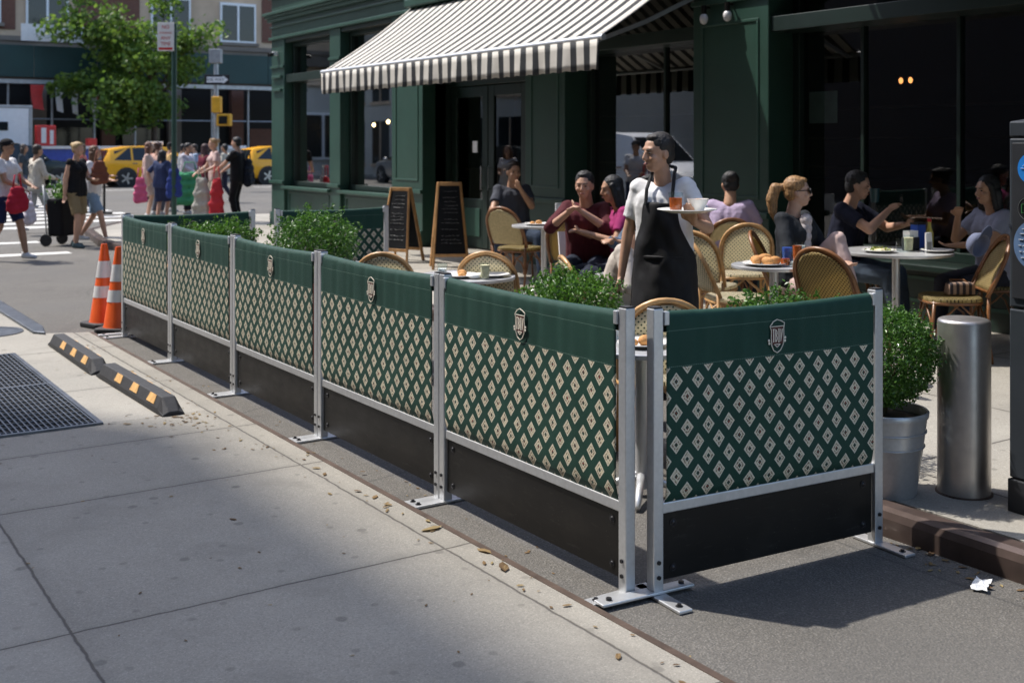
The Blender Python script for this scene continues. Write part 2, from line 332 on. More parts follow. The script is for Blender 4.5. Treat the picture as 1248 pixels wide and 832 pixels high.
M.update(
 banner=banner_mat(), asphalt=asphalt_mat(), galv=galv_mat('galvanised',(.62,.63,.64),.42,False,.7), bucket=galv_mat('galvanised_bucket',(.50,.51,.52),.36,False,.5), steel=galv_mat('brushed_steel',(.58,.555,.53),.38,True),
 alu=pm('table_metal',(.70,.71,.72),.36,.6,.08), black=kick_mat(), bolt=pm('dark_bolt',(.03,.03,.033),.4,.6),
 thread=pm('cream_embroidery',(.80,.74,.62),.75,0,.1,40), threadr=pm('maroon_embroidery',(.10,.03,.025),.8),
 rubber=pm('black_rubber',(.022,.022,.024),.7,0,.3,20,.3,80), reflect=pm('amber_reflector',(.72,.42,.16),.4,0,.25,30),
 orange=pm('orange_plastic',(.80,.115,.02),.42,0,.1,5), conewhite=pm('white_reflective_collar',(.72,.72,.72),.35,0,.08),
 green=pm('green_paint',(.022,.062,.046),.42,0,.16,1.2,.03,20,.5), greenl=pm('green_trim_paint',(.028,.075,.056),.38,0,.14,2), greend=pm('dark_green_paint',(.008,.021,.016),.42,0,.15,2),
 stripe=stripe_mat(), winglass=glassmat('window_glass',(.72,.80,.78),2.4,1.55), brightglass=glassmat('reflective_window_glass',(.62,.70,.69),4.6,1.55), glass=glassmat('drinking_glass',(.93,.96,.96),1.0,1.35), carglass=pm('car_glass',(.012,.015,.018),.08,0,.1),
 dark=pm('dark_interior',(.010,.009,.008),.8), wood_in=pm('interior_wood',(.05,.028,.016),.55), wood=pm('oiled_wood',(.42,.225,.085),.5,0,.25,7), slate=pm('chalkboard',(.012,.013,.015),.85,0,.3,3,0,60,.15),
 rattan=pm('rattan_cane',(.50,.29,.12),.35,0,.3,14), rattand=pm('brown_rattan_cane',(.20,.085,.03),.35,0,.3,14),
 weave_back=weave_mat('cream_green_weave_back',2,(.88,.82,.64),(.03,.06,.035)), weave_seat=weave_mat('cream_green_weave_seat',1,(.84,.77,.58),(.035,.06,.04)),
 weave2_back=weave_mat('yellow_brown_weave_back',2,(.66,.52,.24),(.06,.035,.012),.024,.026,.0064,.0072), weave2_seat=weave_mat('yellow_brown_weave_seat',1,(.50,.40,.18),(.06,.045,.02),.024,.026,.0064,.0072),
 weave3_back=pm('plain_cream_weave',(.50,.41,.22),.6,0,.2,60,.4,120),
 china=pm('white_china',(.78,.77,.74),.2,0,.04), paper=pm('white_paper',(.78,.78,.77),.8,0,.06), tea=pm('iced_tea',(.50,.10,.02),.15,0,.1), bread=pm('bread',(.55,.27,.09),.8,0,.4,25,.5,60), salad=pm('salad',(.25,.30,.04),.6,0,.5,40),
 cream=pm('cream_food',(.75,.66,.42),.6,0,.25,30), bluep=pm('blue_plastic',(.03,.09,.42),.35), terr=pm('terracotta',(.33,.09,.05),.8), soil=pm('potting_soil',(.03,.02,.014),.95,0,.4,40,.6,60),
 leaf=leafmat('boxwood_leaves',(.030,.085,.012),(.075,.19,.026),(.15,.31,.05),.38,.38), fern=leafmat('fern_leaves',(.032,.09,.012),(.085,.21,.026),(.17,.34,.045),.4,.4),
 tleaf=leafmat('tree_leaves',(.065,.12,.02),(.13,.24,.035),(.26,.38,.06),.5,.5), bark=pm('bark',(.07,.052,.038),.9,0,.35,9,.8,20), twig=pm('twig',(.06,.045,.02),.9),
 rust=pm('rusty_steel_edge',(.085,.058,.044),.62,.3,.35,6,.3,40), curbsteel=pm('steel_faced_curb',(.10,.072,.062),.36,.4,.3,5,.15,20),
 taxi=pm('taxi_yellow',(.85,.40,.015),.25,0,.04), darkcar=pm('dark_car_paint',(.012,.02,.02),.2,.2,.05), white=pm('white_paint',(.75,.76,.77),.35,0,.05), tyre=pm('tyre',(.018,.018,.019),.8), rim=pm('alloy_rim',(.45,.46,.47),.3,.8),
 redl=pm('red_lens',(.45,.02,.015),.2), headl=pm('clear_lens',(.7,.72,.74),.1), chrome=pm('chrome',(.6,.6,.6),.15,1),
 marking=pm('worn_road_paint',(.58,.57,.54),.75,0,.3,3,.2,40), signw=pm('sign_white',(.78,.77,.76),.4,0,.05), signr=pm('sign_red',(.55,.03,.03),.4), signblk=pm('sign_black',(.012,.012,.014),.4), sigy=pm('signal_yellow',(.72,.36,.02),.45),
 polegreen=pm('pole_green',(.012,.05,.035),.45), polegrey=pm('pole_grey',(.35,.36,.37),.45,.6), shed=pm('shed_panel_green',(.010,.042,.040),.6,0,.2,.6), 
 pale=pm('pale_render',(.44,.42,.38),.85,0,.12,.5), stone=pm('limestone',(.54,.40,.28),.85,0,.18,.7,.1,6), stone2=pm('dark_limestone',(.20,.165,.135),.85,0,.2,.8), brick=brick_mat('brown_brick',(.15,.060,.038),(.20,.08,.05),(.16,.13,.11)), brick2=brick_mat('tan_brick',(.26,.17,.11),(.31,.21,.14),(.28,.24,.2)),
 brickd=brick_mat('dark_brick',(.055,.040,.034),(.07,.05,.042),(.08,.07,.065)),
 kiosk=pm('charcoal_enamel',(.040,.048,.058),.42,.2,.12,4,.05,80), kioskd=pm('dark_kiosk_base',(.018,.020,.024),.5), stblue=pm('blue_sticker',(.015,.20,.62),.4,0,.05), stslate=pm('slate_sticker',(.10,.17,.30),.4,0,.2,20), stgreen=pm('green_ink',(.10,.38,.12),.4), styellow=pm('yellow_ink',(.6,.5,.08),.4),
 bulb=emit('warm_bulb',(1,.55,.22),14), bulbb=emit('filament_bulb',(1,.60,.28),14), bulb2=emit('window_bulb',(1,.62,.3),10), screen=emit('small_red_lamp',(1,.32,.10),1.6),
 eye=pm('eye',(.02,.015,.012),.2), lip=pm('lip',(.30,.11,.09),.5), litter=leafmat('dry_leaf',(.09,.05,.022),(.24,.15,.06),(.38,.30,.14),.2,.8),
 tarpg=cloth('green_bag_cloth',(.03,.32,.10)), grate=pm('grate_steel',(.12,.13,.145),.4,.7,.3,8), gratepit=pm('grate_pit',(.006,.006,.007),.95),
)
def C(r,g,b):   # srgb bytes -> linear
    f = lambda c: (c/255/12.92) if c <= 10 else ((c/255+.055)/1.055)**2.4
    return (f(r),f(g),f(b))
# ================================================================== SETTING
def sheet(name, pts, z, mat):
    mb = MB(); mb.add([(x,y,z) for x,y in pts], [tuple(range(len(pts)))]); return tag(mb.build(name, mat), kind='structure')
def slab(name, pts, z0, z1, mat, bevel=0.0):
    mb = MB(); mb.poly([(x,y,z0) for x,y in pts], (0,0,z1-z0)); return tag(mb.build(name, mat, bevel=bevel), kind='structure')
sheet('road', [(-400,-300),(400,-300),(400,500),(-400,500)], 0, M['asphalt'])
M['pave'] = concrete_mat('pavement_concrete', (.285,.266,.228), jx=(-2.02,-.56,.90,2.36), jy=(-.4,1.08,2.56,4.03,5.50,6.46,8.0,9.6), jw=.0075)
M['side'] = concrete_mat('sidewalk_concrete', (.31,.29,.25), period=((.1,1.5),(.55,1.5)), jw=.009)
slab('pavement', [(-9.4,-6),(2.482,-6),(2.482,10.45),(2.05,10.62),(2.02,13.4),(-9.4,13.4)], -.2, .012, M['pave'])
slab('pavement_edge', [(2.482,-6),(2.512,-6),(2.512,10.42),(2.482,10.45)], -.2, .0145, M['rust'])
slab('kerb_end', [(2.05,10.62),(2.13,10.50),(2.19,10.9),(2.17,16.5),(2.02,16.5),(2.02,13.4)], -.2, .035, M['grate'], .012)
edge = [(4.0,-6),(4.0,3.25),(5.35,6.0),(5.35,13.2),(4.75,14.2),(4.75,19.4),(5.1,21.8),(6.3,23.9),(8.4,24.8),(60,24.8)]
inner = [(60,24.65),(8.45,24.65),(6.42,23.78),(5.24,21.72),(4.9,19.38),(4.9,14.25),(5.5,13.25),(5.5,5.97),(4.15,3.21),(4.15,-6)]
slab('kerb', edge+inner, -.2, .118, M['curbsteel'], .04)
slab('sidewalk', list(reversed(inner))+[(60,-6)], -.2, .11, M['side'])
slab('far_sidewalk', [(-60,53.5),(80,53.5),(80,70),(-60,70)], -.2, .13, M['side'])
for i in range(13):
    y = 24.2+i*1.35
    sheet('crosswalk_stripe', [(3.6,y),(7.6 if y>25.2 else 5.4,y),(7.6 if y>25.2 else 5.4,y+.55),(3.6,y+.55)], .004, M['marking'])
for y in (18.3,20.6): sheet('crosswalk_stripe', [(1.2,y),(4.1,y),(4.1,y+.35),(1.2,y+.35)], .004, M['marking'])
for x in (8.6,16.5): sheet('lane_marking', [(x,43),(x+6,43),(x+6,43.25),(x,43.25)], .004, M['marking'])
# ------------------------------------------------------------------ leaf litter
mb = MB()
def flake(mb, x, y, z, s, a, curl=.25):
    c,sn = math.cos(a), math.sin(a)
    pts = [(-1,0,.1),(-.3,.42,curl*random.uniform(.2,1)),(.6,.3,.15),(1,0,.25*random.random()),(.5,-.36,curl*random.random()),(-.4,-.38,.1)]
    mb.add([(x+s*(c*px-sn*py), y+s*(sn*px+c*py), z+s*pz+.001) for px,py,pz in pts], [(0,1,2,3),(0,3,4,5)])
for k in range(320):
    u = random.random()
    if u < .30: x,y,z = 2.22+random.gauss(0,.10), random.uniform(5.9,9.9), .013; s = random.uniform(.008,.022)
    elif u < .42: x,y,z = random.gauss(2.15,.12), random.gauss(6.8,.10), .013; s = random.uniform(.008,.024)
    elif u < .60: x,y,z = 3.97-abs(random.gauss(0,.07)), random.uniform(2.2,3.3), .001; s = random.uniform(.007,.022)
    elif u < .72: x,y,z = 2.40+random.gauss(0,.06), random.uniform(2.6,6), .0145; s = random.uniform(.007,.025)
    elif u < .80: x,y,z = 2.62+random.gauss(0,.05), random.uniform(3.0,8), .001; s = random.uniform(.006,.015)
    else: x,y,z = random.uniform(.6,2.4), random.uniform(2.6,9.5), .013; s = random.uniform(.005,.013)
    flake(mb,x,y,z,s,random.uniform(0,6.28))
for px,py,s in ((457,606,.03),(526,645,.055),(614,692,.05),(284,633,.022),(402,602,.022),(1120,665,.03),(1135,672,.03),(1200,713,.035),(528,646,.03),(590,672,.04)):
    x,y = G(px,py,.012); flake(mb,x,y,.012 if x<2.5 else .002,s,random.uniform(0,6))
tag(mb.build('leaf_litter', M['litter']), kind='stuff')
# ------------------------------------------------------------------ restaurant building
XF = 8.5
bld = thing('restaurant_building', 'dark green painted corner restaurant front with large windows and double doors', 'building', (8.5,15,0))
def OB(): return MB()
def bput(mb, name, mat, parent=bld, **k):
    mb.v = [(x-8.5,y-15,z) for x,y,z in mb.v]; return mb.build(name, mat, parent, **k)
def bbox(name, x0,x1,y0,y1,z0,z1, mat='green', parent=bld, bevel=.008):
    return bput(MB().b2(x0,x1,y0,y1,z0,z1), name, M[mat], parent, bevel=bevel)
# fascia, cornice, upper wall, return wall
bbox('fascia', 8.5,8.9,-3,21.25,3.70,4.55)
mb = MB()
for (dx,z0,z1) in ((.05,3.70,3.76),(.035,3.93,3.97),(.11,4.12,4.17),(.15,4.17,4.23),(.07,4.05,4.12),(.06,4.5,4.56)): mb.b2(8.5-dx,8.502,-3,21.25+dx,z0,z1)
bput(mb,'cornice',M['greenl'],bevel=.01)
bput(MB().b2(8.6,9.0,-3,21.15,4.55,9.5),'upper_wall',M['brick'])
bput(MB().b2(9.0,22,20.9,21.2,.1,9.5),'side_wall',M['greend'])
def pil(y0,y1, panel=True, z1=3.70, base=.95, mat='green', x0=8.5):
    w = bput(MB().b2(x0,x0+.42,y0,y1,.11,z1),'pilaster',M[mat],bevel=.008)
    mb = MB()
    if panel:
        b = .13; f=.03; px=x0-.012
        ya,yb,za,zb = y0+b,y1-b,base+.16,z1-.75
        for (a,bb,c,d) in ((ya,yb,za,za+f),(ya,yb,zb-f,zb),(ya,ya+f,za+f,zb-f),(yb-f,yb,za+f,zb-f)): mb.b2(px,x0+.002,a,bb,c,d)
    mb.b2(x0-.05,x0+.003,y0-.02,y1+.02,base-.03,base+.03); mb.b2(x0-.035,x0+.003,y0-.01,y1+.01,.11,.36)
    mb.b2(x0-.03,x0+.003,y0-.01,y1+.01,z1-.55,z1-.50)
    bput(mb,'pilaster_moulding',M['greenl' if mat=='green' else mat],w,bevel=.005)
    return w
pil(20.62,21.25,False); pil(18.12,18.55,False); pil(15.2,16.2); pil(11.55,12.43); pil(8.1,9.2); pil(3.6,5.3); pil(-1,.2)
def window(y0,y1,zs,zh,xg,mulls=(),transom=True,zt=3.62, knee=True):
    if knee:
        k = bbox('knee_wall', 8.56,8.9,y0,y1,.11,zs,'green' if y0>12 else 'greend')  # right-hand knee walls get the darker green in place of shade
        m = MB(); m.b2(8.545,8.562,y0+.12,y1-.12,zs-.14,zs-.11); m.b2(8.545,8.562,y0+.12,y1-.12,.28,.31); m.b2(8.545,8.562,y0+.12,y0+.15,.31,zs-.14); m.b2(8.545,8.562,y1-.15,y1-.12,.31,zs-.14)
        bput(m,'knee_moulding',M['greenl'],k)
    fr = MB(); x0,x1 = xg-.07,xg+.07
    fr.b2(x0,x1,y0,y0+.09,zs,zt); fr.b2(x0,x1,y1-.09,y1,zs,zt)
    fr.b2(x0+.001,x1-.001,y0+.09,y1-.09,zs,zs+.09); fr.b2(x0+.001,x1-.001,y0+.09,y1-.09,zt-.07,zt)
    fr.b2(8.53,x1,y0,y1,zh,zh+.15)
    for ym in mulls: fr.b2(x0+.03,x1-.03,ym-.02,ym+.02,zs+.09,zh)
    f = bput(fr,'window_frame',M['greend'],bevel=.006)
    bput(MB().b2(8.44,xg-.05,y0-.03,y1+.03,zs-.055,zs),'sill',M['greenl' if y0>12 else 'greend'],f,bevel=.008)  # right-hand sills likewise: shade put into the darker green
    bput(MB().b2(xg-.004,xg+.004,y0+.09,y1-.09,zs+.09,zh),'pane',M['brightglass' if y0>9 else 'winglass'],f)
    bput(MB().b2(xg-.004,xg+.004,y0+.09,y1-.09,zh+.15,zt-.07),'pane',M['winglass'],f)
    # header above the window
    bbox('lintel', 8.52,8.9,y0,y1,zt,3.70,'greend')
    return f
window(18.55,20.62,.88,2.86,8.74); window(16.2,18.12,.88,2.86,8.74)
window(9.2,11.55,.62,2.80,8.92,(10.1,)); window(5.3,8.1,.62,2.80,8.92,(7.25,6.2)); window(.2,3.6,.62,2.8,8.92,(1.9,))
# door recess
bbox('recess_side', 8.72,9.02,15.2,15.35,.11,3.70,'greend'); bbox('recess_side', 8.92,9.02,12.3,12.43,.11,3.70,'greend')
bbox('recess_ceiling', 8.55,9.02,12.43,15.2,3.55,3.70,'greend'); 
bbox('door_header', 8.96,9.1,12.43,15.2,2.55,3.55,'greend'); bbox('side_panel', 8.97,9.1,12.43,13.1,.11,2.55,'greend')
def door(y0,y1,hs):
    d = MB(); w=.15
    d.b2(9.0,9.06,y0,y0+w,.13,2.54); d.b2(9.0,9.06,y1-w,y1,.13,2.54); d.b2(9.001,9.059,y0+w,y1-w,.13,.86); d.b2(9.001,9.059,y0+w,y1-w,2.38,2.54)
    o = bput(d,'door',M['greend'],bevel=.01)
    bput(MB().b2(9.025,9.033,y0+w,y1-w,.86,2.38),'pane',M['winglass'],o)
    bput(MB().cyl((8.95,hs,1.0),(8.95,hs,1.35),.013,n=8).cyl((8.95,hs,1.02),(9.0,hs,1.02),.01,n=6).cyl((8.95,hs,1.33),(9.0,hs,1.33),.01,n=6),'handle',M['chrome'],o,smooth=True)
    mb = MB().b2(8.985,9.001,y0+w+.05,y1-w-.05,.30,.72); bput(mb,'kick_plate',M['greenl'],o,bevel=.006)
door(13.12,14.12,14.04); door(14.14,15.18,14.25)
bput(MB().b2(9.014,9.022,14.45,14.58,1.55,1.72),'notice',M['paper'])
bput(MB().b2(8.96,8.965,7.62,7.98,1.88,2.2),'menu_card',M['polegrey'])
# interior
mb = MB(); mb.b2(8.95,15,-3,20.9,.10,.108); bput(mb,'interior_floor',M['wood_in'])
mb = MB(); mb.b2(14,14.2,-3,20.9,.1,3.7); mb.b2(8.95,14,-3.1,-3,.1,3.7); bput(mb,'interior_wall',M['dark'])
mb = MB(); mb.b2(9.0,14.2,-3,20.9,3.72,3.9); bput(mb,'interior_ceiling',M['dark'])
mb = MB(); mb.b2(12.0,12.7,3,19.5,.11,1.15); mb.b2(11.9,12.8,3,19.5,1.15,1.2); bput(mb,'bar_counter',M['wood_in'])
mb = MB()
for z in (1.3,1.75,2.2): mb.b2(13.7,14,3,19.5,z,z+.03)
bput(mb,'bar_shelf',M['wood_in'])
def pend(x,y,z,m='bulb'):
    p = bput(MB().cyl((x,y,z+.06),(x,y,3.72),.006,n=6),'pendant_lamp',M['black'])
    bput(MB().ell((x,y,z),(.034,.034,.042)),'bulb',M[m],p,smooth=True)
for x,y,z in ((9.6,20.1,2.0),(10,19.8,2.05),(10,19.2,2.10)): pend(x,y,z,'bulbb' if y>15 else 'bulb')
mb = MB()
for y in (7.55,7.68): mb.ell((11,y+.75,2.4),(.024,.024,.035))
bput(mb,'back_lamp',M['screen'])
# camera & wall lamps under the fascia
def dome(y,z):
    o = bput(MB().b2(8.40,8.5,y-.04,y+.04,z-.03,z+.05),'security_camera',M['white'],bevel=.01)
    bput(MB().cyl((8.42,y,z),(8.30,y-.07,z-.03),.035,n=12),'lens',M['black'],o,smooth=True)
dome(20.95,3.42)
mb = MB()
for z in (2.95,2.7): mb.b2(8.45,8.5,20.7,21.15,z,z+.05)
bput(mb,'bracket',M['greenl'],bevel=.01)
for y in (8.95,8.6):
    l = bput(MB().cyl((8.42,y,3.05),(8.42,y,3.14),.03,n=10).cyl((8.42,y,3.12),(8.5,y,3.12),.012,n=6),'wall_lamp',M['black'])
    bput(MB().ell((8.42,y,3.0),(.045,.045,.06)),'bulb',M['white'],l,smooth=True)
# ------------------------------------------------------------------ awnings
def awning(y0,y1,zw,zf,xf,label,val=.30,loc=None):
    yc=(y0+y1)/2
    a = thing('awning', label, 'awning', (8.5,yc,zw), 0)
    n=60; m=10; mb=MB(); vs=[]; fs=[]
    for i in range(m+1):
        for j in range(n+1):
            u=i/m; y=(y0-yc)+(y1-y0)*j/n
            vs.append((-(8.5-xf)*u, y, (zf-zw)*u-.045*math.sin(PI*u)+.006*math.sin(y*4.1)*math.sin(PI*u)))
    for i in range(m):
        for j in range(n): fs.append((i*(n+1)+j,i*(n+1)+j+1,(i+1)*(n+1)+j+1,(i+1)*(n+1)+j))
    mb.add(vs,fs); o=mb.build('canopy',M['stripe'],a,smooth='all'); sd=o.modifiers.new('s','SOLIDIFY'); sd.thickness=.004
    mb=MB(); vs=[];fs=[]; n=240
    for i in range(5):
        for j in range(n+1):
            y=(y0-yc)+(y1-y0)*j/n; u=i/4
            vs.append((-(8.5-xf)-.03-.012*math.sin(y*9)*u-.006*math.sin(y*23+1)*u, y, (zf-zw)-.03-val*u-(.008*math.sin(y*27.9) if i==4 else 0)))
    for i in range(4):
        for j in range(n): fs.append((i*(n+1)+j,i*(n+1)+j+1,(i+1)*(n+1)+j+1,(i+1)*(n+1)+j))
    mb.add(vs,fs); o=mb.build('valance',M['stripe'],a,smooth='all'); sd=o.modifiers.new('s','SOLIDIFY'); sd.thickness=.004
    fr=MB(); xx=-(8.5-xf)
    fr.cyl((xx,y0-yc-.04,zf-zw-.01),(xx,y1-yc+.04,zf-zw-.01),.032,n=12)
    fr.build('front_bar',M['galv'],a,smooth=True)
    for yy in (y0-yc+.12,y1-yc-.12,0):
        MB().bar((-.02,yy,-.5),(xx*.55,yy,(zf-zw)*.55-.28),.04).bar((xx*.55,yy,(zf-zw)*.55-.28),(xx+.02,yy,zf-zw-.04),.04).build('folding_arm',M['polegrey'],a)
    MB().b2(-.16,-.002,y0-yc,y1-yc,-.03,.10).build('cassette',M['greenl'],a,bevel=.02)
    return a
awning(8.9,15.5,3.79,2.74,7.0,'black and white striped awning shading the restaurant doors')
awning(-1.2,7.45,4.45,3.42,6.75,'second striped awning along the right of the green front, above the picture edge')  # added out of view to throw shade on the diners at right
# ------------------------------------------------------------------ buildings behind and across
def wallgrid(name,label,x0,x1,y0,y1,z1,mat,facade,winw=1.5,winh=2.0,px=3.2,pz=3.6,z_first=5.5,group=None):
    b = thing(name,label,'building',((x0+x1)/2,(y0+y1)/2,0),0,group); ox,oy=(x0+x1)/2,(y0+y1)/2
    MB().b2(x0-ox,x1-ox,y0-oy,y1-oy,0,z1).build('wall',mat,b)
    fr=MB(); gl=MB(); ax0,ax1 = (y0-oy,y1-oy) if facade in('+x','-x') else (x0-ox,x1-ox)
    nn=int((ax1-ax0-1)/px); st=(ax1-ax0-(nn-1)*px)/2
    z=z_first
    while z+winh<z1-1:
        for i in range(nn):
            c=ax0+st+i*px
            if facade=='+x':
                X=x1-ox; fr.b2(X,X+.10,c-winw/2-.12,c+winw/2+.12,z-.15,z-.002); fr.b2(X,X+.06,c-.03,c+.03,z,z+winh); gl.b2(X,X+.02,c-winw/2,c-.03,z,z+winh); gl.b2(X,X+.02,c+.03,c+winw/2,z,z+winh)
            else:
                Y=y0-oy; fr.b2(c-winw/2-.12,c+winw/2+.12,Y-.10,Y,z-.15,z-.002); gl.b2(c-winw/2,c+winw/2,Y-.02,Y,z,z+winh)
        z+=pz
    o=gl.build('windows',M['carglass'],b); tag(o,kind='stuff'); o=fr.build('window_sills',M['stone'],b); tag(o,kind='stuff')
    return b
wallgrid('apartment_block','tall dark brick block across the street, left of the picture',-22,-9.25,-40,24,34,M['brickd'],'+x')
wallgrid('apartment_block','low pale stone building beyond the tall dark one, left of the picture',-22,-9.5,36,58,7.5,M['pale'],'+x',winw=1.9,winh=2.2,px=2.8,pz=3.2,z_first=.7)
bb = thing('corner_building','beige limestone and brown brick building behind the scaffold shed','building',(20,63,0))
def bk(mb,name,mat,parent=bb,**k):
    mb.v=[(x-20,y-63,z) for x,y,z in mb.v]; return mb.build(name,mat,parent,**k)
bk(MB().b2(-60,60,63,75,5.2,24),'wall',M['stone'])
bk(MB().b2(5,60,63.6,75,.13,5.2),'ground_floor',M['dark']); bk(MB().b2(-60,4.9,63.2,75,.13,5.2),'ground_floor',M['pale'])
for i in range(9):
    x=-44+i*5.2; f=bk(MB().b2(x,x+3.6,63.05,63.2,.8,3.6),'shop_window',M['signw']); bk(MB().b2(x+.12,x+1.7,63.0,63.05,.95,3.45).b2(x+1.9,x+3.48,63.0,63.05,.95,3.45),'pane',M[('carglass','bluep','carglass','wood')[i%4]],f)
for x0,x1 in ((8,11.3),(14.3,17.6),(24.6,31)):
    bk(MB().b2(x0,x1,62.93,63,7.6,20),'brick_panel',M['brick'])
bk(MB().b2(-60,60,62.7,63,6.3,7.0).b2(-60,60,62.6,63,7.0,7.25),'string_course',M['stone2'])
for x0,x1,z0 in ((11.8,13.9,7.6),(18.2,20.4,7.6),(22.1,24.2,7.5),(8.6,10.6,7.9),(11.8,13.9,12),(22.1,24.2,12)):
    f=bk(MB().b2(x0,x1,62.86,63,z0,z0+.1).b2(x0,x1,62.86,63,z0+2.1,z0+2.25).b2(x0,x0+.1,62.86,63,z0+.1,z0+2.1).b2(x1-.1,x1,62.86,63,z0+.1,z0+2.1).b2((x0+x1)/2-.06,(x0+x1)/2+.06,62.86,63,z0+.1,z0+2.1),'window',M['white'])
    bk(MB().b2(x0+.1,(x0+x1)/2-.06,62.9,62.95,z0+.1,z0+2.1).b2((x0+x1)/2+.06,x1-.1,62.9,62.95,z0+.1,z0+2.1),'pane',M['carglass'],f)
    bk(MB().b2(x0-.15,x1+.15,62.75,63,z0-.18,z0-.002),'sill',M['stone2'],f)
for i,x in enumerate((9,12.5,16,19.6,23.2,27)):
    bk(MB().b2(x-.35,x+.35,63.1,63.6,.13,5.2),'pier',M['stone2' if i%2 else 'brick'])
for x,m in ((14.2,'paper'),(17.8,'dark'),(25,'brick')):
    bk(MB().b2(x-1,x+1,63.3,63.6,.7,2.6),'shop_window',M['carglass' if m!='brick' else 'brick'])
sh = thing('sidewalk_shed','dark green plywood scaffold shed over the far sidewalk','scaffold',(18,59,.13))
def sk(mb,name,mat,**k):
    mb.v=[(x-18,y-59,z-.13) for x,y,z in mb.v]; return mb.build(name,mat,sh,**k)
for i in range(9):
    x=2+i*2.9+.4; sk(MB().b2(x,x+2.88,57.2,57.28,4.85,6.35),'parapet_panel',M['shed'],bevel=.01)
sk(MB().b2(2,28.3,57.3,62.5,4.75,4.84),'deck',M['wood_in'])
sk(MB().b2(2,28.3,57.25,57.4,4.55,4.74),'beam',M['polegrey'])
for i in range(14):
    x=2.2+i*1.95; sk(MB().cyl((x,57.5,.13),(x,57.5,4.6),.055,n=8),'pole',M['polegrey'],smooth=True)
for z in (1.2,2.9): sk(MB().cyl((2.2,57.5,z),(27.5,57.5,z),.035,n=6),'rail',M['polegrey'])
tag(MB().b2(-1.4,1.4,-.05,.05,-.4,.4).build('shop_sign',M['signw'],None),'white banner sign above the scaffold shed at left','sign').location=(11.9,57.1,6.95)
t=thing('hanging_poster','white poster with red figures hung under the shed','poster',(14.4,57.0,3.75))
MB().b2(-.75,.75,-.02,.02,-.5,.5).build('panel',M['signw'],t); 
MB().b2(-.5,-.2,-.028,-.021,-.3,.3).b2(.05,.3,-.028,-.021,-.2,.15).build('print',M['signr'],t)
t=thing('hanging_poster','small pink and red sign under the shed beside the corner','poster',(24.1,57.0,4.4))
MB().b2(-.45,.45,-.02,.02,-.22,.22).build('panel',M['signw'],t); MB().b2(-.35,.35,-.028,-.021,.02,.14).b2(-.3,.2,-.028,-.021,-.14,-.04).build('print',M['signr'],t)
for i,(x,w,z,c) in enumerate(((11.2,.6,3.9,'signr'),(12.2,.35,3.8,'signw'),(12.9,.3,3.7,'signw'))):
    tag(MB().poly([(-w/2,0,.6),(w/2,0,.6),(w*.35,0,.1),(w*.5,0,-.6),(-w*.3,0,-.5),(-w*.45,0,.0)],(0,.06,0)).build('hanging_cloth',M[c]),('red and white cloth','white cloth','second white cloth')[i]+' hanging under the shed left of the poster','cloth').location=(x,57.05,z)
# ------------------------------------------------------------------ trees and shrubs
def leafmesh(centers, size, nrm_bias=None, jit=.35, fold=.25, aspect=.55):
    n=len(centers); C0=np.asarray(centers,float)
    d=rng.normal(size=(n,3)); d/=np.linalg.norm(d,axis=1)[:,None]
    if nrm_bias is not None: d = d*.75+np.asarray(nrm_bias); d/=np.linalg.norm(d,axis=1)[:,None]
    a=rng.normal(size=(n,3)); a-=d*(a*d).sum(1)[:,None]; a/=np.linalg.norm(a,axis=1)[:,None]; b=np.cross(d,a)
    s=size*(1+jit*rng.uniform(-1,1,size=(n,1)))
    p0=C0-a*s*.5; p2=C0+a*s*.5; m=C0-d*s*fold*.3
    p1=m+b*s*aspect*.5; p3=m-b*s*aspect*.5
    v=np.stack([p0,p1,p2,p3],1).reshape(-1,3); i=np.arange(n)*4
    return v, np.stack([i,i+1,i+2,i+3],1)
def np_obj(name,v,f,mat,parent):
    me=bpy.data.meshes.new(name); me.from_pydata(v.tolist(),[],f.tolist()); me.materials.append(mat)
    o=bpy.data.objects.new(name,me); COL.objects.link(o); parent_to(o,parent); return o
def lumpy(n, rad, lumps=9, core=.25):     # points in a bumpy ellipsoid, denser towards the skin
    d=rng.normal(size=(n,3)); d/=np.linalg.norm(d,axis=1)[:,None]
    L=rng.normal(size=(lumps,3)); L/=np.linalg.norm(L,axis=1)[:,None]
    k=1+.16*np.max(np.exp(8*((d@L.T)-1)),axis=1)-.10*np.exp(10*((d@(-L.T))-1)).max(1)
    r=(core+(1-core)*rng.uniform(size=n)**.45)*k*(1+.05*rng.normal(size=n))
    return d*r[:,None]*np.array(rad), d
def shrub(label, loc, rad, n, leaf, name='boxwood_shrub', mat='leaf', pot=None, group=None, sprigs=0, core=.25):
    t=thing(name,label,'shrub',loc,0,group)
    cz = rad[2]+ (0.0)
    pts,d=lumpy(n,rad,14,core); pts[:,2]+=cz; pts=pts[pts[:,2]>.02]
    st=MB()
    for k in range(26):
        q=V(rng.normal(size=3)); q.z=abs(q.z)+.3; q.normalize()
        e=V((q.x*rad[0],q.y*rad[1],cz*.3+q.z*rad[2]*1.3)); st.tube([(0,0,-.05),V((e.x*.35,e.y*.35,e.z*.45)),e*.97],.006,5,r1=.002)
    st.build('stem',M['twig'],t)
    if sprigs:
        P=[]; 
        for k in range(sprigs):
            q=V(rng.normal(size=3)); q.z=abs(q.z)*.9+.25; q.normalize()
            b=V((q.x*rad[0],q.y*rad[1],cz+q.z*rad[2]))*1.0; L=rng.uniform(.05,.11)*max(rad)*2.2; dirn=(q+V((0,0,.6))).normalized()
            for s in np.linspace(-.3,1,16): P.append(tuple(b+dirn*L*s+V(rng.normal(size=3)*leaf*.45)))
        pts=np.concatenate([pts,np.array(P)])
    v,f=leafmesh(pts,leaf); np_obj('foliage',v,f,M[mat],t)
    return t
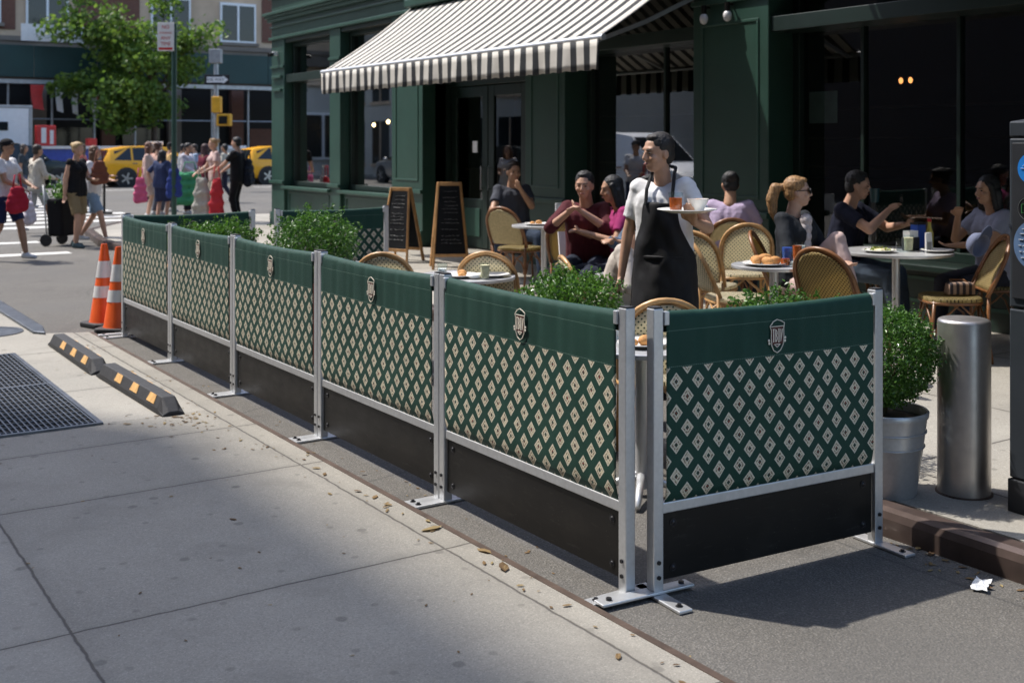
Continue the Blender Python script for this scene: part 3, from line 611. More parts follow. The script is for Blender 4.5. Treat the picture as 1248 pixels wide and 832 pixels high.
def tree(label, loc, h, crown_c, crown_r, n, leaf, name='street_tree', trunk_r=.14, seed=3):
    rs=random.Random(seed); t=thing(name,label,'tree',loc)
    top=V((crown_c[0]*.4,crown_c[1]*.4,crown_c[2]))
    tr=MB().tube([(0,0,0),(.03,.02,h*.25),(top.x*.4,top.y*.4,h*.45),tuple(top)],trunk_r,10,r1=trunk_r*.35)
    ends=[]; 
    for k in range(24):
        q=V((rs.gauss(0,1),rs.gauss(0,1),rs.gauss(.1,.75))); q.normalize(); rr=rs.uniform(.55,.98)
        e=V(crown_c)+V((q.x*crown_r[0]*rr,q.y*crown_r[1]*rr,q.z*crown_r[2]*rr)); b=V((top.x*.5,top.y*.5,max(h*.3,min(e.z-.4,crown_c[2]*rs.uniform(.55,.95)))))
        mid=(b+e)/2+V((rs.gauss(0,.2),rs.gauss(0,.2),.25)); tr.tube([b,mid,e],trunk_r*.32,6,r1=.012)
        ends+= [e,mid,(mid+e)/2]
    tr.build('trunk',M['bark'],t,smooth='all')
    per=n//len(ends); P=[]
    for e in ends:
        sg=rs.uniform(.26,.55)*max(crown_r)*.36
        q=rng.normal(size=(per,3)); q/=np.linalg.norm(q,axis=1)[:,None]; q*= (rng.uniform(size=(per,1))**.5)*sg*1.5; q[:,2]*=.7
        P.append(q+np.array(e))
    v,f=leafmesh(np.concatenate(P),leaf,nrm_bias=(0,0,.35),aspect=.75); np_obj('crown',v,f,M['tleaf'],t)
    return t
tree('leafy green street tree on the far side of the crossing',(15.9,54.5,.13),9.5,(-.5,0,5.7),(4.6,3.4,3.9),10500,.25,trunk_r=.17)
# ------------------------------------------------------------------ vehicles
def car(name,label,paint,loc,rz,group=None,h=1.66,L=4.6,cat='car',box=False):
    t=thing(name,label,cat,loc,rz,group); k=L/4.6; q=h/1.66
    st=[(-2.3,.45,.80,.86,.78,.68),(-2.22,.32,1.0,1.06,.88,.72),(-1.98,.28,1.04,1.52,.92,.66),(-1.2,.25,1.01,1.64,.93,.67),(-.2,.25,.99,1.66,.93,.67),(.45,.25,.98,1.58,.93,.65),(1.12,.25,.98,1.06,.92,.72),(1.95,.28,.90,.97,.90,.70),(2.22,.33,.76,.82,.83,.62),(2.3,.42,.60,.66,.72,.5)]
    mb=MB(); vs=[]; n=10
    for x,zb,zl,zr,wb,wr in st:
        x*=k; zb*=1; zl*=q; zr*=q
        vs+=[(x,-wb*.9,zb),(x,-wb,zb+.2),(x,-wb,zl-.12),(x,-wb*.965,zl),(x,-wr,zr-.03),(x,wr,zr-.03),(x,wb*.965,zl),(x,wb,zl-.12),(x,wb,zb+.2),(x,wb*.9,zb)]
    fs=[]
    for i in range(len(st)-1):
        for j in range(n): fs.append((i*n+j,i*n+(j+1)%n,(i+1)*n+(j+1)%n,(i+1)*n+j))
    fs+=[tuple(range(n)),tuple(range((len(st)-1)*n,len(st)*n))]
    mb.add(vs,fs); body=mb.build('body',paint,t,smooth=True,angle=35,bevel=.03)
    def lerp(x):
        for a,b in zip(st,st[1:]):
            if a[0]<=x<=b[0]:
                u=(x-a[0])/(b[0]-a[0]); return [a[i]+(b[i]-a[i])*u for i in range(6)]
    for s in (-1,1):
        for x0,x1,f0,f1 in ((-1.82,-1.18,.80,.9),(-1.1,-.12,.9,.9),(-.04,.98,.9,.62)):
            pts=[]
            for x,lo,hi in ((x0,.08,f0),(x1,.08,f1)):
                a=lerp(x); 
                for fz in (lo,hi):
                    w=a[4]*.965+(a[5]-a[4]*.965)*fz; z=(a[2]+(a[3]-.03-a[2])*fz)*q
                    pts.append((x*k,s*(w+.006),z))
            MB().add(pts+[(p[0],p[1]-s*.012,p[2]) for p in pts],[(0,1,3,2),(4,5,7,6),(0,1,5,4),(2,3,7,6),(1,3,7,5),(0,2,6,4)]).build('window',M['carglass'],t)
        for x in (-1.05,.35):
            MB().b2(x*k-.09,x*k+.09,s*.935-.02,s*.935+.02,.93*q,.955*q).build('door_handle',M['chrome'],t)
        MB().ell((.85*k,s*1.02,1.06*q),(.09,.1,.07)).build('mirror',paint,t,smooth=True)
    for x0,x1,nm,a,b in ((.5,1.1,'windscreen',5,6),(-2.2,-2.0,'rear_window',1,2)):
        A=st[a];B=st[b]; vs=[]
        for u in (.06,.94):
            x=A[0]+(B[0]-A[0])*u; z=(A[3]+(B[3]-A[3])*u)*q-.03; w=(A[5]+(B[5]-A[5])*u)*.93
            vs+=[(x*k+(.012 if a==5 else -.012),-w,z+.012),(x*k+(.012 if a==5 else -.012),w,z+.012)]
        MB().add(vs+[(v[0],v[1],v[2]-.01) for v in vs],[(0,1,3,2),(4,5,7,6),(0,1,5,4),(2,3,7,6),(0,2,6,4),(1,3,7,5)]).build(nm,M['carglass'],t)
    for x in (-1.38,1.42):
        for s in (-1,1):
            MB().cyl((x*k,s*.70,.36),(x*k,s*.945,.36),.43,n=24).build('wheel_arch',M['rubber'],t,smooth=True)
            w=MB().lathe([(.25,-.11),(.33,-.105),(.355,-.06),(.355,.06),(.33,.105),(.25,.11)],n=28).build('tyre',M['tyre'],None,smooth=True)
            w.name='wheel'; parent_to(w,t); w.location=(x*k,s*.86,.355); w.rotation_euler=(PI/2,0,0)
            r=MB().cyl((0,0,-.095),(0,0,.095),.245,n=24)
            for a in range(5): 
                an=2*PI*a/5; r.bar((0,0,-s*.10),(.23*math.cos(an),.23*math.sin(an),-s*.10),.06,.03)
            r.build('rim',M['rim'],w)
    for s in (-1,1):
        MB().b2(2.12*k,2.27*k,s*.52-.16,s*.52+.16,.68*q,.80*q).build('headlight',M['headl'],t,bevel=.03)
        MB().b2(-2.275*k,-2.14*k,s*.72-.10,s*.72+.10,.86*q,1.02*q).build('tail_light',M['redl'],t,bevel=.03)
    MB().b2(2.2*k,2.33*k,-.72,.72,.38,.52).build('front_bumper',M['rubber'],t,bevel=.02); MB().b2(-2.33*k,-2.2*k,-.74,.74,.38,.52).build('rear_bumper',M['rubber'],t,bevel=.02)
    return t
for x,lab in ((13.65,'yellow taxi on the cross street behind the blond shopper with khaki shorts'),(19.5,'yellow taxi on the cross street just left of the green corner building')):
    c=car('taxi',lab,M['taxi'],(x,46.6,0),0,'yellow taxis',cat='taxi')
    MB().b2(-.3,.3,-.12,.12,1.66,1.80).build('roof_sign',M['signw'],c,bevel=.02)
    for s in (-1,1): MB().b2(-.35,-.20,s*.935-.003,s*.935+.003,.62,.82).b2(-.15,.0,s*.935-.003,s*.935+.003,.62,.82).build('door_mark',M['signblk'],c)
car('parked_car','dark green sport utility car behind the pedestrians at left',M['darkcar'],(8.5,47.4,0),.1,h=1.75)
car('van','white passenger van across the street, mirrored in the restaurant window',M['white'],(-.3,21.6,0),-PI/2,h=2.0,L=5.4,cat='van')
for i,(x,y,m,lab) in enumerate(((-6.6,30.5,'white','white parked car at the far kerb, seen only in the window glass'),(-6.6,37,'darkcar','dark parked car at the far kerb, seen only in the window glass'),(-6.5,43.5,'rim','silver parked car at the far kerb, seen only in the window glass'))):
    car('parked_car',lab,M[m],(x,y,0),PI/2)
t=thing('box_truck','white box truck at the far left edge behind the pedestrians','truck',(6.1,50.6,0))
MB().b2(-4,3.4,-1.15,1.15,1.0,3.25).build('cargo_box',M['white'],t,bevel=.04)
MB().b2(-4.02,3.42,-1.17,1.17,3.15,3.27).b2(3.28,3.42,-1.17,1.17,1.0,3.15).build('cargo_trim',M['polegrey'],t,bevel=.02)
MB().poly([(-6,-1.05,.5),(-4.1,-1.05,.5),(-4.1,-1.05,2.4),(-5.3,-1.05,2.4),(-5.9,-1.05,1.5)],(0,2.1,0)).build('cab',M['white'],t,bevel=.06)
MB().b2(1.6,2.5,-1.18,-1.155,2.25,2.6).build('side_window',M['carglass'],t,bevel=.01)
MB().b2(-4,3.4,-.5,.5,.6,.98).build('chassis',M['rubber'],t)
for x in (-5,1.8,):
    for s in (-1,1):
        w=MB().cyl((0,0,-.13),(0,0,.13),.45,n=24).build('wheel',M['tyre'],t,smooth=True); w.location=(x,s*.95,.45); w.rotation_euler=(PI/2,0,0)
        MB().cyl((0,0,-.14),(0,0,.14),.25,n=18).build('rim',M['rim'],w)
t=thing('vendor_cart','red and blue street vendor cart between the truck and the taxi','cart',(11.8,52.2,0))
MB().b2(-1.9,2.6,-.5,.5,.7,1.5).build('counter',M['bluep'],t,bevel=.02); MB().b2(-2,2.7,-.6,.6,1.5,1.62).build('top_shelf',M['signw'],t); MB().b2(-1.7,-.9,-.55,-.2,1.62,2.5).build('red_display',M['signr'],t,bevel=.03); MB().b2(.4,.8,-.55,-.2,1.62,1.95).build('red_display',M['signr'],t,bevel=.03)
MB().b2(-1.5,-1.3,-.56,-.551,1.75,2.4).b2(-1.15,-1.0,-.56,-.551,1.7,2.3).build('white_stripe',M['signw'],t)
for x in (-1.5,2.2):
    MB().cyl((x,-.45,.3),(x,.45,.3),.3,n=18).build('wheel',M['tyre'],t,smooth=True)
t=thing('news_box','white street vending box on the far kerb behind the shoppers','box',(19.6,53.9,.13))
MB().b2(-.55,.55,-.35,.35,.1,1.5).build('cabinet',M['signw'],t,bevel=.04); MB().b2(-.4,.4,-.36,-.352,.9,1.35).build('front_panel',M['polegrey'],t); MB().b2(-.5,.5,-.3,.3,0,.1).build('foot',M['rubber'],t)
t=thing('news_box','low crate stack with blue and white labels by the corner building','box',(25,55,.13))
MB().b2(-1.3,1.3,-.5,.5,.02,1.1).build('stack',M['signw'],t,bevel=.03); MB().b2(-1.1,-.3,-.51,-.502,.5,.95).b2(.1,1.0,-.51,-.502,.4,.9).build('label_panel',M['bluep'],t)
# ------------------------------------------------------------------ street signs
def text_obj(name,s,size,mat,parent,loc,rot,align='CENTER'):
    cu=bpy.data.curves.new(name,'FONT'); cu.body=s; cu.size=size; cu.align_x=align; cu.align_y='CENTER'; cu.extrude=.001
    o=bpy.data.objects.new(name,cu); dg=bpy.context.evaluated_depsgraph_get()
    me=bpy.data.meshes.new_from_object(o.evaluated_get(dg)); bpy.data.objects.remove(o); me.materials.clear(); me.materials.append(mat)
    o=bpy.data.objects.new(name,me); COL.objects.link(o); parent_to(o,parent); o.location=loc; o.rotation_euler=rot; return o
tocam=math.atan2(-FWD.x,FWD.y)
t=thing('parking_sign_post','green post at the corner kerb with a red and white parking sign','sign',(7.4,23.9,.11),tocam)
MB().cyl((0,0,0),(0,0,4.1),.055,n=10).build('post',M['polegreen'],t,smooth=True)
p=MB().b2(-.33,.02,-.075,-.06,3.52,4.12).build('sign_plate',M['signw'],t,bevel=.005)
for s,z,sz in (('NO',4.02,.10),('STANDING',3.90,.052),('ANY',3.79,.10),('TIME',3.67,.10)): text_obj('lettering',s,sz,M['signr'],p,(-.155,-.078,z),(PI/2,0,0))
MB().b2(-.30,-.01,-.0775,-.0752,3.545,3.595).build('arrow_bar',M['signr'],p)
t=thing('one_way_sign_post','grey pole with one way sign and yellow signal boxes at the far corner','sign',(13.9,40,0),tocam)
MB().cyl((0,0,0),(0,0,5.0),.11,.085,n=12).build('pole',M['polegrey'],t,smooth=True)
p=MB().b2(-.38,.52,-.15,-.13,3.82,4.18).build('one_way_plate',M['signblk'],t,bevel=.01)
MB().poly([(-.30,-.153,3.9),(.28,-.153,3.9),(.28,-.153,3.85),(.47,-.153,4.0),(.28,-.153,4.15),(.28,-.153,4.1),(-.30,-.153,4.1)],(0,.004,0)).build('arrow',M['signw'],p)
text_obj('lettering','ONE WAY',.15,M['signblk'],p,(-.02,-.156,4.0),(PI/2,0,0))
b=MB().b2(.06,.55,-.2,.15,2.35,2.78).b2(-.12,.2,-.2,.1,2.82,3.4).build('signal_housing',M['sigy'],t,bevel=.03); MB().b2(.15,.45,-.23,-.2,2.42,2.7).build('signal_lens',M['black'],b)
MB().b2(-.22,.2,-.15,.15,4.6,5.1).build('control_box',M['polegrey'],t,bevel=.02)
# ------------------------------------------------------------------ cafe barrier panels
def crest(parent, x, z, y, s=1.0, name='crest', flip=1):
    mb=MB(); w=.0024*s
    def P(a,b): return (x+flip*(a-415)/290*.115*s, y, z-(b-412)/290*.115*s)
    def stroke(mb,pts,wd=1,close=False):
        pts=[P(*p) for p in pts]; 
        if close: pts.append(pts[0])
        for a,b in zip(pts,pts[1:]): mb.bar(a,b,w*wd,w*wd)
    stroke(mb,[(415,265),(460,280),(500,300),(490,345),(492,440),(484,490),(455,535),(415,557),(375,535),(352,490),(346,420),(348,360),(333,322),(370,282)],1,True)
    stroke(mb,[(345,326),(490,326)])
    stroke(mb,[(372,350),(372,462)],1.6); stroke(mb,[(362,350),(386,350)]); 
    stroke(mb,[(396,462),(396,350),(412,372),(412,395),(400,402),(414,420),(414,440),(398,462)],1.2)
    stroke(mb,[(433,350),(433,462)],1.6); stroke(mb,[(424,350),(442,350)]); stroke(mb,[(424,462),(442,462)])
    stroke(mb,[(455,350),(455,462),(476,350)],1.2)
    stroke(mb,[(380,482),(450,482),(415,508),(380,482)])
    for a,bb in ((322,445),(326,470),(508,430),(506,458)): mb.ell(P(a,bb),(.005*s,.0015,.005*s),None,8,5)
    o=mb.build(name,M['thread'],parent)
    m2=MB()
    m2.poly([P(352,332),P(482,332),P(480,478),P(415,505),P(354,478)],(0,.0008,0)); m2.build('crest_ground',M['threadr'],parent)
    return o
def panel(L, label, H=1.06, crests=('front',), feet=None, sag=.012):
    t=thing('cafe_barrier_panel', label, 'barrier', (0,0,0), 0, 'barrier panels round the terrace')
    pw=.045
    for x in (pw/2, L-pw/2):
        p=MB().b2(x-pw/2,x+pw/2,-pw/2,pw/2,.012,H).build('post',M['galv'],t,bevel=.004)
        MB().b2(x-pw/2+.003,x+pw/2-.003,-pw/2+.003,pw/2-.003,H,H+.006).build('post_cap',M['rubber'],p)
        s=1 if x<L/2 else -1
        MB().b2(x+s*pw/2,x+s*(pw/2+.022),-.030,-.004,H-.062,H-.012).build('clamp',M['galv'],p,bevel=.003)
        MB().cyl((x,-pw/2-.006,.13),(x,-pw/2,.13),.008,n=8).cyl((x,-pw/2-.006,.075),(x,-pw/2,.075),.008,n=8).build('screw',M['bolt'],p)
        f=MB().b2(x-.03,x+.03,-.185,.10,.002,.014).build('foot',M['galv'],t,bevel=.003)
        for yy in (-.145,): MB().cyl((x,yy,.013),(x,yy,.023),.008,n=8).cyl((x,yy,.013),(x,yy,.0155),.014,n=10).build('foot_bolt',M['bolt'],f)
    MB().b2(pw,L-pw,-.016,.016,.303,.343).build('bottom_rail',M['galv'],t,bevel=.004)
    k=MB().b2(pw+.004,L-pw-.004,-.006,.006,.055,.305).build('kick_panel',M['black'],t,bevel=.003)
    for x in (pw+.055,L-pw-.055):
        for z in (.095,.262): MB().ell((x,-.008,z),(.011,.006,.011),None,10,6).cyl((x,-.0065,z),(x,-.0085,z),.016,n=10).build('bolt',M['bolt'],k,smooth=True)
    MB().tube([(pw+(L-2*pw)*u,0,H-.038-sag*math.sin(PI*u)) for u in np.linspace(0,1,25)],.0145,10).build('top_rail',M['galv'],t,smooth=True)
    # canvas: front sheet, over the rail, short return behind
    x0,x1=pw+.012,L-pw-.012; nx=70; rows=[]
    zt=H-.035; r=.0225
    for i in range(22): rows.append((-r-.001, .339+(zt-.339)*i/21, 1-abs(2*i/21-1)))
    for a in range(1,8): rows.append((-r*math.cos(PI*a/8), zt+r*math.sin(PI*a/8), 0))
    for i in range(6): rows.append((r+.001, zt-.012*i, 0))
    ph=random.random()*6; mb=MB(); vs=[]; fs=[]
    for (y,z,wv) in rows:
        if y<-.02 and z<.40: y+=.0135*(.40-z)/.061
        for j in range(nx+1):
            u=j/nx; x=x0+(x1-x0)*u; ed=min(1,6*min(u,1-u))
            yy=y+wv*ed*(.003*math.sin(9*u+ph)+.002*math.sin(23*u+5*z+ph))+ed*.0016*(math.sin(47*u+3*z+ph)+.8*math.sin(71*u-4*z+2*ph)+.6*math.sin(113*u+ph))*(1 if z>.82 else .35)*(1-abs(y)/r*.0)
            k2=max(0,(z-.35)/(H-.35))
            vs.append((x,yy,z-sag*math.sin(PI*u)*k2))
    for i in range(len(rows)-1):
        for j in range(nx): fs.append((i*(nx+1)+j,i*(nx+1)+j+1,(i+1)*(nx+1)+j+1,(i+1)*(nx+1)+j))
    mb.add(vs,fs); c=mb.build('canvas',M['banner'],t,smooth='all'); sd=c.modifiers.new('thick','SOLIDIFY'); sd.thickness=.0016; sd.offset=0
    crest(c, L/2, .925-sag*.8, -r-.0075, 1.12)
    return t
PL=1.366
pan=panel(PL,'x')
labs=['green patterned barrier panel farthest from the camera, beside the traffic cones','second barrier panel from the far end, between the cones and the wheel stops','barrier panel in the middle of the long row, alongside the near wheel stop','green patterned barrier panel second nearest on the long side','long patterned barrier panel nearest the camera, ending at the open corner']
XL=2.69
for i in range(5):
    o=pan if i==0 else dup(pan)
    place(o,(XL,10.10-i*1.372,0),-PI/2,labs[i])
sp=panel(1.175,'short barrier panel facing the camera with deep shade on its canvas')
place(sp,(2.748,3.205,0),R(-4.5))
x=.0225; f=MB().b2(-.25,.16,-.03,.03,.0035,.0145).build('foot',M['galv'],sp,bevel=.003)
f.location=(.0225,0,0.011)
for yy in (-.205,.12): MB().cyl((yy,0,.0115),(yy,0,.023),.011,n=8).build('foot_bolt',M['bolt'],f)
o=dup(sp); place(o,(2.72,10.17,0),R(-1),'far end barrier panel behind the low hedge, seen from inside the terrace')
o=dup(sp); place(o,(4.08,10.12,0),R(-1),'barrier panel in front of the small chalkboard, between the far shrub and the doors')
# ------------------------------------------------------------------ traffic cones
def cone(label,loc,rz):
    t=thing('traffic_cone',label,'traffic cone',loc,rz,'traffic cones')
    MB().poly([(-.17,-.13,0),(-.13,-.17,0),(.13,-.17,0),(.17,-.13,0),(.17,.13,0),(.13,.17,0),(-.13,.17,0),(-.17,.13,0)],(0,0,.045)).build('base',M['rubber'],t,bevel=.012)
    b=MB().lathe([(.135,.045),(.128,.06),(.030,.74),(.026,.755),(.016,.756),(.015,.70)],n=28,close=False).build('cone_body',M['orange'],t,smooth=True)
    r=lambda z:.128-.098*(z-.06)/.68+.003
    for z0,z1 in ((.27,.375),(.45,.60)): MB().lathe([(r(z0),z0),(r(z1),z1)],n=28,close=False).build('reflective_collar',M['conewhite'],b,smooth=True)
    return t
cone('orange cone standing farther from the fence post, with wide white bands',(2.70,10.80,0),.3)
cone('orange cone tucked against the far corner post, half behind it',(2.73,10.42,0),.9)
# ------------------------------------------------------------------ wheel stops
def wstop(label,loc,rz):
    t=thing('wheel_stop',label,'wheel stop',loc,rz,'wheel stops on the concrete'); L=1.5
    pr=[(-.075,0),(-.072,.035),(-.04,.10),(.04,.10),(.072,.035),(.075,0)]
    mb=MB(); vs=[]; st=[(-L/2,.72,.25),(-L/2+.10,1,1),(L/2-.10,1,1),(L/2,.72,.25)]; n=6
    for y,kx,kz in st: vs+=[(x*kx if z>.05 else x*(kx*.2+.8),y,max(0,z*kz)) for x,z in pr]
    fs=[(i*n+j,i*n+j+1,(i+1)*n+j+1,(i+1)*n+j) for i in range(3) for j in range(n-1)]
    fs+=[(i*n,(i+1)*n,(i+1)*n+5,i*n+5) for i in range(3)]+[tuple(range(n)),tuple(range(3*n,4*n))]
    mb.add(vs,fs); b=mb.build('block',M['rubber'],t,bevel=.008)
    q=V((.032,0,.065)).normalized()
    for y in (-.50,-.14,.22,.52)[:3] if True else ():
        for s in (-1,1):
            a=V((s*.0665,y,.0475)); c=V((s*.0425,y,.0970)); out=V((s*.065,0,.032)).normalized()*.003
            MB().add([a+out+V((0,-.075,0)),a+out+V((0,.075,0)),c+out+V((0,.06,0)),c+out+V((0,-.06,0)),a+V((0,-.075,0)),a+V((0,.075,0)),c+V((0,.06,0)),c+V((0,-.06,0))],[(0,1,2,3),(4,5,6,7),(0,1,5,4),(1,2,6,5),(2,3,7,6),(3,0,4,7)]).build('reflector',M['reflect'],t)
    for y in (-.66,.66): MB().cyl((0,y,.03),(0,y,.068),.022,n=10).build('anchor_bolt',M['bolt'],t)
    return t
wstop('black rubber wheel stop with amber reflectors, the nearer of the two',(2.13,7.68,.012),R(1.0))
wstop('black rubber wheel stop with amber reflectors, the farther one near the cones',(2.10,9.22,.012),R(-.5))
# ------------------------------------------------------------------ grate
t=thing('subway_grate','dark steel ventilation grate set in the concrete at left','grate',(1.0,8.3,.012))
MB().b2(-.72,.70,-1.33,1.33,.0005,.002).build('pit',M['gratepit'],t)  # no real hole: flat black sheet stands in for the shade of the shaft
MB().b2(-.75,-.72,-1.36,1.36,0,.013).b2(.70,.73,-1.36,1.36,0,.013).b2(-.72,.70,-1.36,-1.33,0,.013).b2(-.72,.70,1.33,1.36,0,.013).b2(-.72,.70,-.02,.02,0,.0125).build('frame',M['grate'],t)
mb=MB()
for i in range(44): x=-.70+i*.0323; mb.b2(x-.005,x+.005,-1.33,1.33,.002,.012)
b=mb.build('bars',M['grate'],t)
mb=MB()
for i in range(27):
    y=-1.28+i*.1
    if abs(y)>.03: mb.b2(-.72,.70,y-.0035,y+.0035,.002,.0105)
mb.build('cross_rods',M['grate'],t)
t=thing('manhole_cover','small dark iron cover at the left edge beyond the grate','cover',(1.72,10.9,.012))
MB().cyl((0,0,0),(0,0,.006),.26,n=32).build('lid',M['grate'],t); MB().lathe([(.26,0),(.30,0),(.30,.008),(.26,.008)],n=32,close=False).build('ring',M['grate'],t)
# ------------------------------------------------------------------ bollard, kiosk, bucket planter
t=thing('bollard','brushed stainless steel bollard on the sidewalk beside the kiosk','bollard',(4.51,3.12,.11))
MB().lathe([(.113,0),(.113,.76),(.110,.770),(.100,.776),(.0,.777)],n=64,close=False).build('shaft',M['steel'],t,smooth=True,angle=50)
MB().lathe([(.122,0),(.122,.004),(.113,.006)],n=48,close=False).build('base_seam',M['rust'],t)
t=thing('parking_kiosk','charcoal parking kiosk with round stickers at the right edge','kiosk',(4.62,2.58,.11),R(-3))
MB().b2(-.20,.24,-.30,.27,0,.14).build('plinth',M['kioskd'],t,bevel=.006)
MB().b2(-.195,.235,-.295,.265,.145,.86).build('lower_door',M['kiosk'],t,bevel=.008)
c=MB().b2(-.195,.235,-.295,.265,.866,1.58).build('cabinet',M['kiosk'],t,bevel=.008)
MB().b2(-.205,-.1955,-.29,.245,.905,1.56).build('face_plate',M['kioskd'],c,bevel=.003)
MB().poly([(-.195,-.295,1.586),(.235,-.295,1.586),(.235,-.295,1.70),(-.195,-.295,1.65)],(0,.56,0)).build('top_cap',M['kiosk'],t,bevel=.006)
MB().b2(-.200,-.19,.20,.263,1.20,1.215).build('hinge',M['chrome'],c)
def disc(name,y,z,r,m,x,parent,ry=None): 
    mb=MB(); n=36; mb.add([(x,y+(ry or r)*math.cos(2*PI*i/n),z+r*math.sin(2*PI*i/n)) for i in range(n)]+[(x+.001,y+(ry or r)*math.cos(2*PI*i/n),z+r*math.sin(2*PI*i/n)) for i in range(n)],[tuple(range(n)),tuple(range(2*n-1,n-1,-1))]+[(i,(i+1)%n,n+(i+1)%n,n+i) for i in range(n)]); return mb.build(name,m,parent)
XS=-.2068
s=disc('round_sticker',.150,1.453,.066,M['stblue'],XS,c)
mb=MB(); mb.bar((XS-.001,.19,1.463),(XS-.001,.17,1.473),.007,.001); mb.bar((XS-.001,.17,1.473),(XS-.001,.12,1.473),.007,.001); mb.bar((XS-.001,.20,1.453),(XS-.001,.10,1.448),.006,.001); mb.build('white_glyph',M['signw'],s)
s=disc('round_sticker',.165,1.285,.052,M['signblk'],XS,c); 
mb=MB(); P=[(XS-.0006,.165+.048*math.cos(a),1.285+.048*math.sin(a)) for a in np.linspace(0,2*PI,33)]
for a,b in zip(P,P[1:]): mb.bar(a,b,.003,.001)
mb.build('ring_line',M['polegrey'],s)
mb=MB(); mb.bar((XS-.001,.195,1.303),(XS-.001,.13,1.308),.006,.001); mb.bar((XS-.001,.195,1.303),(XS-.001,.195,1.267),.006,.001); mb.bar((XS-.001,.195,1.267),(XS-.001,.13,1.27),.006,.001); mb.build('green_glyph',M['stgreen'],s)
mb=MB(); mb.bar((XS-.001,.175,1.292),(XS-.001,.15,1.277),.008,.001); mb.build('yellow_glyph',M['styellow'],s)
s=disc('round_sticker',.135,1.135,.105,M['stslate'],XS,c,.10)
mb=MB()
for k,z in enumerate((1.20,1.18,1.155,1.13,1.105,1.08)):
    hw=.075*math.sqrt(max(.05,1-((z-1.135)/.105)**2)); y=.135+hw
    while y>.135-hw: 
        l=random.uniform(.008,.028); mb.bar((XS-.001,y,z),(XS-.001,y-l,z),.007,.001); y-=l+.008
mb.build('small_print',M['signw'],s)
t=shrub('round boxwood in a galvanised bucket beside the bollard',(4.22,3.33,.485),(.235,.235,.22),15000,.0165,core=.5,sprigs=40)
b=MB().lathe([(.140,-.375),(.143,-.37),(.172,-.16),(.176,-.155),(.174,-.145),(.188,-.03),(.194,-.028),(.197,-.006),(.192,.0),(.184,-.002),(.182,-.04)],n=44,close=False).lathe([(.140,-.374),(0,-.379)],n=44,close=False).build('bucket',M['bucket'],t,smooth=True,angle=50)
MB().lathe([(.183,-.045),(0,-.03)],n=32,close=False).build('soil',M['soil'],t)
m=MB()
for z in (-.155,-.09): 
    rr=.173+(z+.16)*.125; m.tube([((rr+.002)*math.cos(a),(rr+.002)*math.sin(a),z) for a in np.linspace(0,2*PI,41)[:-1]],.004,6,closed=True)
m.build('bucket_rib',M['bucket'],b,smooth='all')
def potted(label,loc,rad,n,leaf,mat,sprigs,potm,name='potted_shrub',long=None):
    z0=loc[2]; t=shrub(label,loc,rad,n,leaf,name,mat,sprigs=sprigs)
    hp=z0-(0.0 if loc[0]<5.35 else .11)-.005
    if long: 
        MB().box((0,0,-hp/2),(long,.34,hp)).build('planter_box',M[potm],t,bevel=.01)
    else:
        r=min(rad[0],rad[1])*.72; MB().lathe([(r*.72,-hp),(r*.98,-.05),(r*1.06,-.05),(r*1.06,0),(r*.95,0),(r*.93,-.03),(0,-.03)],n=28,close=False).build('pot',M[potm],t,smooth=True)
    return t
potted('low leafy hedge inside the far end of the barriers',(3.22,9.45,.66),(.40,.24,.17),3800,.028,'fern',50,'wood',long=.8)
potted('large bushy shrub in front of the chalkboards behind the middle barrier',(3.62,8.15,.62),(.35,.33,.27),6500,.025,'leaf',30,'terr')
potted('feathery green shrub behind the barrier between the table and the waiter',(3.83,5.12,.54),(.30,.26,.205),4800,.025,'fern',60,'terr')
potted('low green shrub behind the short panel under the bread table',(4.32,3.98,.60),(.34,.27,.15),3600,.024,'leaf',60,'terr')
# ------------------------------------------------------------------ chalkboards
def aframe(label,loc,rz,h,w):
    t=thing('chalkboard_sign',label,'chalkboard',loc,rz,'chalkboard signs'); lean=.20*h/1.08; wt=w*.62
    for s,nm in ((-1,'front_board'),(1,'back_board')):
        def P(x,z,o=0): return V((x,s*(lean*(1-z/h)+.012)+s*o,z))
        f=MB(); 
        for sx in (-1,1): f.bar(P(sx*w/2,0),P(sx*wt/2,h),.028,.04)
        f.bar(P(-wt/2-.01,h-.02),P(wt/2+.01,h-.02),.028,.045); zb=.16*h; ww=w+(wt-w)*.16
        f.bar(P(-ww/2,zb),P(ww/2,zb),.026,.04)
        fr=f.build('frame',M['wood'],t,bevel=.004)
        zc0,zc1=zb+.02,h-.04; w0=(w+(wt-w)*zc0/h)/2-.015; w1=(w+(wt-w)*zc1/h)/2-.015
        b=MB().poly([P(-w0,zc0),P(w0,zc0),P(w1,zc1),P(-w1,zc1)],(0,s*.008,0)).build(nm,M['slate'],t)
        if s==-1:
            m=MB(); z=zc1-.07
            while z>zc0+.1:
                half=(w+(wt-w)*z/h)/2-.055; x=-half*random.uniform(.55,.95)
                while x<half*.85:
                    l=random.uniform(.012,.05); m.bar(P(x,z+random.uniform(-.005,.005),.010),P(min(x+l,half),z+random.uniform(-.006,.006),.010),.009,.001); x+=l+random.uniform(.008,.02)
                z-=random.choice((.042,.05,.08))
            m.build('chalk_writing',M['conewhite'],b)
    return t
aframe('tall A-frame chalkboard with writing, beside the doors',(7.35,12.45,.11),face(188),1.08,.44)
aframe('shorter A-frame chalkboard left of the tall one, turned away',(7.25,13.55,.11),face(150),.98,.46)
